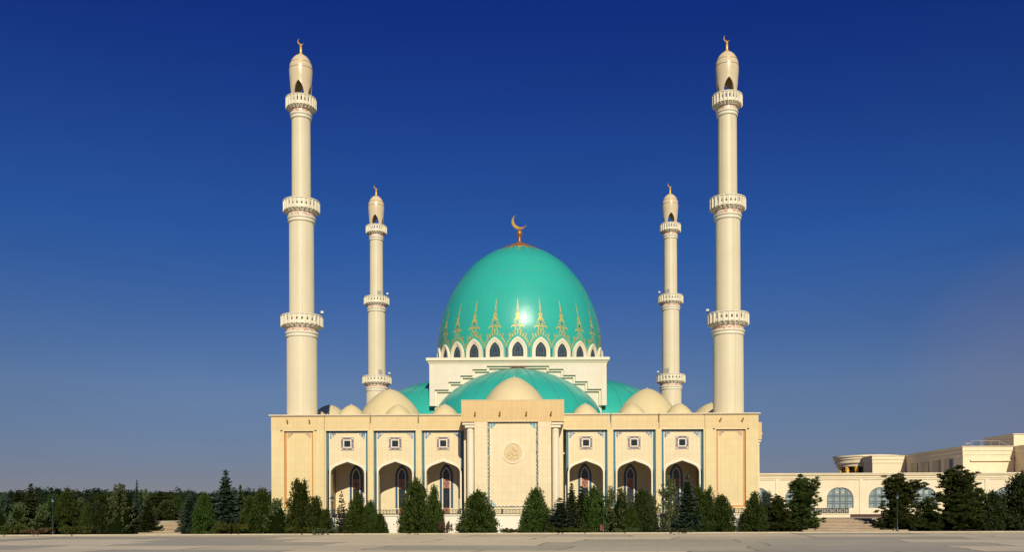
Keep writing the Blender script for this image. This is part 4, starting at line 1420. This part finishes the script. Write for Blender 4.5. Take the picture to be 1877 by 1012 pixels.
def pine(seed, mat, clumps=110, lean=.0):
    g = np.random.default_rng(seed); lf = Leaf(seed)
    h, R = 8.0, 2.6
    tr = MB().tube((0, 0, -.1), (lean*.5, 0, h*.45), .22, .14, 10).tube((lean*.5, 0, h*.45), (lean, .1, h*.9), .14, .03, 8)
    lobes = [(g.uniform(-.55, .55)*R, g.uniform(-.5, .5)*R, g.uniform(.42, .86)*h, g.uniform(.26, .42)*R) for _ in range(8)]
    lobes += [(0, 0, .90*h, .24*R), (lean, .1*R, .3*h, .80*R), (-.35*R, -.2*R, .16*h, .66*R), (.4*R, 0, .14*h, .66*R), (0, -.25*R, .12*h, .6*R), (0, .3*R, .15*h, .6*R), (0, -.15*R, .5*h, .72*R), (0, 0, .68*h, .56*R), (0, 0, .80*h, .38*R)]
    wts = np.array([l[3]**2 for l in lobes]); wts /= wts.sum()
    for k in range(clumps*7):
        lo = lobes[g.choice(len(lobes), p=wts)]
        v = g.normal(size=3); v /= np.linalg.norm(v); v[2] *= .8
        c = np.array(lo[:3])+v*lo[3]*g.uniform(.35, 1.08)
        c[2] = max(c[2], .2)
        n = 40; rad = g.uniform(.18, .36)
        dd = g.normal(size=(n, 3)); dd /= np.linalg.norm(dd, axis=1, keepdims=True)
        dd[:, 2] = np.abs(dd[:, 2])*.8+.2*dd[:, 2]
        out = c*np.array([1, 1, 0]); out /= np.linalg.norm(out)+1e-6
        lf.add(c+dd*rad*g.uniform(.3, 1.0, (n, 1)), dd+out*.5+np.array([0, 0, .6]), g.uniform(.2, .40, n), g.uniform(.05, .10, n))
        if k % 5 == 0:
            z0 = max(.2, min(c[2]-.4, h*.85))
            tr.tube((lean*.4*z0/h, 0, z0), c, .035, .01, 4, cap=False)
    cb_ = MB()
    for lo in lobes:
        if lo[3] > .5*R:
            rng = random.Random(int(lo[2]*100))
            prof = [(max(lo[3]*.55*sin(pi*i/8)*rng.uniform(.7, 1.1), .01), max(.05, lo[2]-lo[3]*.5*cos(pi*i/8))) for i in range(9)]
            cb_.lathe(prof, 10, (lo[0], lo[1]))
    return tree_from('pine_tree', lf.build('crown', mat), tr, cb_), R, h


def low_bush(seed, mat, branches=60, name='juniper_shrub', up_=.35, leafn=55):
    g = np.random.default_rng(seed); lf = Leaf(seed)
    h, R = 1.0, 2.0
    tr = MB()
    for k in range(branches):
        a = g.uniform(0, 6.28); ln = R*g.uniform(.45, 1.05); top = h*g.uniform(.35, 1.0)*g.uniform(.6, 1)
        n = leafn
        u = np.sqrt(g.uniform(.03, 1, n))
        zz = top*(1-(1-u)**1.8)*(1-.25*u)
        ca, sa = np.cos(a), np.sin(a)
        side = g.normal(size=n)*.16*(1.1-u)
        p = np.stack([u*ln*ca-side*sa, u*ln*sa+side*ca, zz+g.normal(size=n)*.05+.05], 1)
        d = np.stack([ca+0*u, sa+0*u, up_+0*u], 1)+g.normal(size=(n, 3))*.42
        lf.add(p, d, g.uniform(.16, .34, n), g.uniform(.05, .10, n))
        if k % 3 == 0:
            tr.tube((0, 0, .05), (.7*ln*ca, .7*ln*sa, top*.75), .025, .008, 4, cap=False)
    return tree_from(name, lf.build('crown', mat), tr), R, h


PROTO = {
    'thuja': thuja(11, 'thuja'), 'thuja2': thuja(12, 'thuja', 1.9, 2), 'thujafat': thuja(13, 'thuja', 2.3, 1, .16), 'olive': thuja(14, 'olive', 1.7),
    'olivefat': thuja(15, 'olive', 2.2, 2), 'darkthuja': thuja(16, 'darkspruce', 2.0, 1),
    'spruce': spruce(21, 'spruce', .95, slim=.35), 'spruce2': spruce(22, 'spruce', .72, -.06), 'darkspruce': spruce(23, 'darkspruce', .9, -.1),
    'greenspruce': spruce(24, 'juniper', 1.0, -.08, slim=.3), 'sparse': spruce(25, 'greenbrown', .85, -.06, .62, 20, size=1.15), 'spire': spruce(26, 'spruce', 1.1, -.05, .8, 24),
    'juniper': juniper(31, 'juniper'), 'juniper2': juniper(32, 'juniper', .9, plumes=60), 'bluejuniper': juniper(33, 'spruce', 1.1, plumes=85), 'loose': juniper(34, 'juniper', .75, plumes=52, core=False),
    'pine': pine(41, 'pine'), 'pine2': pine(42, 'pine', 120, .3), 'pine3': pine(43, 'pine', 90, -.2),
    'low': low_bush(51, 'lowjuniper'), 'low2': low_bush(52, 'lowjuniper', 45), 'russet': low_bush(53, 'russet', 34, 'russet_shrub', 1.0, 30), 'lowgreen': low_bush(54, 'juniper', 50),
}
USED = set()
RT_ = random.Random(77)


def plant(kind, px, wpx, top, Y, label, cat=None, base=None, depth=1.0):
    root, R, h = PROTO[kind]
    z0 = (.05 if Y < -3 else 1.5) if base is None else base
    X, _z = at(px, 960, Y)
    _x, zt = at(px, top, Y)
    D = Y-CAM['y']
    rad = wpx/2*D/CAM['f']
    if kind in USED:
        o = copy_tree(root)
    else:
        o = root; USED.add(kind)
    o.location = (X, Y, z0)
    if 'spruce' in kind or kind in ('loose', 'juniper', 'juniper2'):
        rad *= 1.28
    sr = rad/R
    o.scale = (sr*1.0, sr*depth, (zt-z0)/h)
    o.rotation_euler = (0, 0, RT_.uniform(0, 6.28))
    shrub = 'shrub' in o.name
    tag(o, label, cat or ('shrub' if shrub else 'tree'), 'low shrubs along the kerb' if shrub else ('conifers in the planting bed' if Y < -3 else 'conifers on the terrace'))
    return o


YB = -12.9
T = [
 # wooded side, from the edge of the view towards the mosque
 ('bluejuniper', 8, 52, 903, -9, 'dark blue-green juniper at the far wooded end of the bed'),
 ('greenspruce', 57, 62, 887, -9, 'tall pale green spruce with feathery tip before the lamp at the wooded end'),
 ('juniper', 36, 50, 921, -11.5, 'rounded grey-green juniper below the tall pale green spruce'),
 ('juniper2', 80, 46, 926, -12, 'bushy mid-green juniper just before the wooded-end lamp'),
 ('olive', 124, 46, 899, -8, 'green thuja with forked tip just past the wooded-end lamp'),
 ('juniper2', 148, 44, 913, -7, 'mid-green juniper filling the gap behind the forked thuja'),
 ('darkspruce', 167, 40, 905, -3.5, 'dark spruce with thin tip between the forked thuja and the round-topped juniper'),
 ('olivefat', 160, 26, 925, -12.5, 'short round-topped green thuja beside a wide dark one'),
 ('darkthuja', 180, 42, 920, -12, 'wide dark thuja standing against the tallest grey-green juniper'),
 ('juniper', 220, 60, 887, -11.5, 'broad grey-green juniper with rounded shoulders, largest between lamp and wooded-side stairs'),
 ('spire', 251, 30, 880, -6, 'slim spire-topped spruce rising behind the broad grey-green juniper'),
 ('loose', 268, 40, 897, -4, 'thin-topped open conifer next to the slim spire spruce'),
 ('darkspruce', 272, 44, 912, -11.5, 'wide dark tiered spruce bordering the wooded-side stairs'),
 ('spruce2', 348, 44, 905, -12, 'broad blue spruce with several tips on the mosque edge of the wooded-side stairs'),
 ('olive', 374, 44, 907, -12.3, 'smooth olive-green thuja between the two blue spruces'),
 ('spruce', 414, 76, 862, -10.5, 'tallest blue spruce with long narrow tip, well clear of the mosque'),
 ('greenspruce', 441, 42, 889, -9, 'brownish green spruce close behind the tallest blue spruce'),
 ('olive', 481, 50, 899, -10.5, 'smooth green thuja just outside the corner tower on the wooded side'),
 ('darkspruce', 34, 50, 899, 14, 'dark spruce on the terrace behind the far-end juniper'),
 ('thuja', 98, 46, 908, 10, 'dark thuja on the terrace right behind the wooded-end lamp'),
 ('spruce', 138, 44, 902, 22, 'grey-blue spruce on the terrace behind the forked thuja'),
 ('pine', 197, 60, 901, 30, 'dark pine crown on the terrace above the broad grey-green juniper'),
 ('darkspruce', 236, 46, 903, 18, 'dark spruce on the terrace behind the slim spire spruce'),
 ('pine2', 291, 66, 900, 34, 'dark pine crown on the terrace above the wooded-side stairs'),
 ('juniper', 306, 50, 916, 3, 'bushy juniper closing the view at the top of the wooded-side stairs'),
 ('olive', 326, 36, 912, 6, 'olive-green thuja at the top of the wooded-side stairs'),
 ('spruce2', 352, 48, 901, 12, 'blue spruce tip on the terrace behind the broad blue spruce'),
 ('darkspruce', 388, 44, 906, 9, 'dark spruce on the terrace between thuja and tallest blue spruce'),
 ('thuja', 460, 46, 911, -11.2, 'dark thuja filling the gap before the brownish spruce and the tower'),
 # before the mosque, wooded half
 ('juniper2', 509, 52, 914, YB, 'ragged juniper below the tan-framed tower panel, wooded half'),
 ('thuja2', 551, 54, 881, YB, 'big dark thuja with twin tips before the wooded-side corner tower'),
 ('thuja', 581, 40, 912, -12.2, 'medium thuja leaning on the twin-tipped one'),
 ('thuja', 599, 26, 934, -13.3, 'small thuja between the twin-tipped thuja and the lamp'),
 ('sparse', 626, 34, 901, -12.6, 'thin open larch-like conifer showing the pale wall through its branches'),
 ('sparse', 643, 34, 917, -11.8, 'second thin open conifer behind the cone-shaped thuja'),
 ('thuja', 657, 46, 904, YB, 'neat cone-shaped thuja before the outermost arch, wooded half'),
 ('thuja', 679, 36, 919, -12.4, 'medium thuja against the neat cone-shaped one'),
 ('thuja', 697, 28, 942, YB, 'small thuja at the end of the group before the second arch'),
 ('thujafat', 763, 54, 880, YB, 'large dark thuja standing before the pier between second and inner arch'),
 ('thuja', 796, 36, 892, -12.2, 'slender thuja snug against the large dark one, before the inner arch'),
 ('thujafat', 876, 60, 901, YB, 'stout full thuja before the portico column of the wooded half'),
 ('thuja', 982, 56, 896, YB, 'stout thuja before the portico corner nearest the dense conifer group'),
 # before the mosque, hall half
 ('spruce2', 1027, 58, 913, YB, 'low broad blue spruce opening the dense group beside the portico'),
 ('greenspruce', 1048, 50, 886, -12.2, 'green spruce with sharp tip before the inner arch, hall half'),
 ('darkspruce', 1066, 46, 892, -11.8, 'dark narrow spruce beneath the orange glass panel'),
 ('thuja', 1089, 50, 892, -12.4, 'dense thuja behind the lamp of the dense conifer group'),
 ('loose', 1118, 42, 892, -12.2, 'loose airy juniper just past the lamp, hall half'),
 ('juniper', 1139, 52, 895, YB, 'full rough juniper before the middle arch, hall half'),
 ('darkthuja', 1177, 50, 898, -12.4, 'dark round-topped thuja before the pier past the middle arch'),
 ('juniper2', 1193, 40, 906, -12.2, 'olive juniper pressed against the dark round-topped thuja'),
 ('olive', 1158, 34, 930, -13.4, 'short light green thuja low in the dense group'),
 ('loose', 1226, 58, 873, YB, 'tall open brownish juniper before the outer arch, hall half'),
 ('spruce', 1260, 62, 869, -12.6, 'tall grey-blue spruce covering the outer arch, hall half'),
 ('thuja', 1280, 44, 892, -11.9, 'green thuja tucked behind the tall grey-blue spruce'),
 ('olivefat', 1298, 36, 896, -12.6, 'bright green narrow thuja at the tower joint, hall half'),
 ('olive', 1323, 50, 910, YB, 'bright green cone-shaped thuja last in line before the hall-side tower'),
 # hall side
 ('thuja', 1384, 48, 904, -12, 'pointed thuja at the tower edge, first of the hall-side group'),
 ('bluejuniper', 1405, 52, 901, -11.5, 'rounded blue-green juniper hiding the first arched hall window'),
 ('pine3', 1427, 66, 905, -12, 'low dark pine filling beside the hall-side stairs'),
 ('pine', 1469, 82, 863, -11, 'tall ragged pine at the edge of the hall-side stairs'),
 ('pine2', 1651, 94, 866, -11.5, 'ragged dark pine behind the lamp beside the hall-side stairs'),
 ('pine3', 1702, 70, 912, -11, 'low dark pine bridging the two big ragged ones'),
 ('pine', 1757, 108, 846, -11, 'biggest dark pine, reaching up to the upper building roof'),
 ('pine3', 1793, 60, 890, -9, 'narrow pine shoulder behind the biggest pine'),
 ('darkthuja', 1820, 50, 901, -12.2, 'dark smooth thuja between the biggest pine and the last big thuja'),
 ('darkthuja', 1874, 86, 868, -12, 'big dark thuja cut off by the edge of the view'),
]
for a in T:
    plant(*a)
LOW = [
 ('low', 20, 60, 957, -14.2, 'green spreading juniper at the wooded end of the kerb'),
 ('russet', 66, 66, 964, -14.3, 'rust-coloured low juniper before the wooded-end lamp'),
 ('low2', 140, 62, 961, -14.5, 'bright spreading juniper hanging over the kerb past the wooded-end lamp'),
 ('low', 424, 66, 953, -14.4, 'golden green spreading juniper at the foot of the tallest blue spruce'),
 ('lowgreen', 387, 34, 972, -14.4, 'small flat juniper at the foot of the olive-green thuja'),
 ('low2', 552, 60, 963, -14.4, 'golden low juniper under the twin-tipped thuja'),
 ('lowgreen', 592, 56, 966, -14.5, 'dark green low juniper beside the lamp at the corner tower'),
 ('low2', 645, 40, 972, -14.4, 'flat yellow-green juniper under the thin open conifers'),
 ('low', 761, 48, 971, -14.4, 'flat green juniper under the large dark thuja'),
 ('russet', 816, 34, 950, -13.4, 'upright rust-brown shrub beside the slender thuja'),
 ('lowgreen', 852, 38, 955, -13.2, 'leafy side shoot at the foot of the stout thuja by the portico column'),
 ('low2', 936, 44, 967, -14.0, 'flat spiky juniper between the two stout thujas'),
 ('low', 1030, 62, 964, -14.4, 'wide golden juniper under the low broad blue spruce'),
 ('low2', 1072, 44, 968, -14.6, 'golden low juniper reaching over the kerb before the lamp'),
 ('lowgreen', 1145, 50, 966, -14.3, 'green ground juniper under the full rough juniper'),
 ('lowgreen', 1240, 70, 966, -14.3, 'grey-green ground juniper under the tall grey-blue spruce'),
]
for a in LOW:
    plant(*a)
for k, (root, R, h) in PROTO.items():
    if k not in USED:
        for o in [root]+[c for c in root.children_recursive]:
            bpy.data.objects.remove(o)

# far wood beyond the wooded side: one mass
g = np.random.default_rng(5)
lf = Leaf(5)
for k in range(420):
    Y = g.uniform(95, 210); D = Y-CAM['y']
    px = g.uniform(-60, 560)
    X, _ = at(px, 940, Y)
    _, zt = at(px, 911+g.normal()*5.5, Y)
    H = zt-1.0; R = g.uniform(2.2, 4.2)
    for c in range(34):
        v = g.normal(size=3); v /= np.linalg.norm(v)
        p = np.array([X, Y, 1.0+H*.55])+v*np.array([R, R, H*.47])*g.uniform(.55, 1)
        n = 34
        lf.add(p+g.normal(size=(n, 3))*.5, g.normal(size=(n, 3))+np.array([0, 0, .4]), g.uniform(.4, .9, n), g.uniform(.22, .45, n))
fo = bpy.data.objects.new('forest', lf.build('forest', 'forest'))
COL.objects.link(fo)
tag(fo, 'dark far-off wood along the horizon behind the conifers', 'wood', kind='stuff')

# ------------------------------------------------------------------ street lamps and the red box
def make_lamp():
    r = empty('street_lamp')
    MB().lathe([(.16, 0), (.16, .12), (.12, .18), (.10, .5), (.065, .62), (.055, 2.0), (.045, 3.45), (.08, 3.5), (.08, 3.56), (.04, 3.6), (.04, 3.7)], 14).build('post', 'lampgreen', r)
    lan = MB().lathe([(.05, 3.7), (.10, 3.74), (.15, 3.98), (.05, 4.0)], 12).build('lantern', 'hallglass', r)
    MB().lathe([(.34, 3.98), (.33, 4.02), (.12, 4.16), (.06, 4.2), (.03, 4.3), (.03, 4.42), (.001, 4.45)], 14).build('lantern_hood', 'lampgreen', lan)
    return r
lamp = make_lamp()
for i, (px, Y, lb) in enumerate(((97, -14.3, 'dark green street lamp among the conifers at the wooded end'),
                                 (609, -14.2, 'dark green street lamp before the outermost arch, wooded half'),
                                 (1106, -14.3, 'dark green street lamp in front of the dense conifer group, red boxes at its foot'),
                                 (1645, -14.3, 'dark green street lamp before the ragged pine beside the hall-side stairs'))):
    o = lamp if i == 0 else copy_tree(lamp)
    o.location = (at(px, 978, Y)[0], Y, .06)
    tag(o, lb, 'street lamp', 'dark green street lamps along the kerb')
x, _ = at(1102, 970, -14.3)
rb_ = empty('waste_box', (x, -14.25, .06), 0, 'dull red box on short legs beside the lamp post in the dense group', 'box')
MB().box(-.16, .16, -.14, .14, .25, .9).build('box', 'redpaint', rb_, False)
MB().box(-.19, .19, -.17, .17, .9, .95).build('lid', 'redpaint', rb_, False)
for s_ in (-.11, .11):
    MB().tube((s_, 0, 0), (s_, 0, .25), .025, n=6).build('leg', 'bronze', rb_)
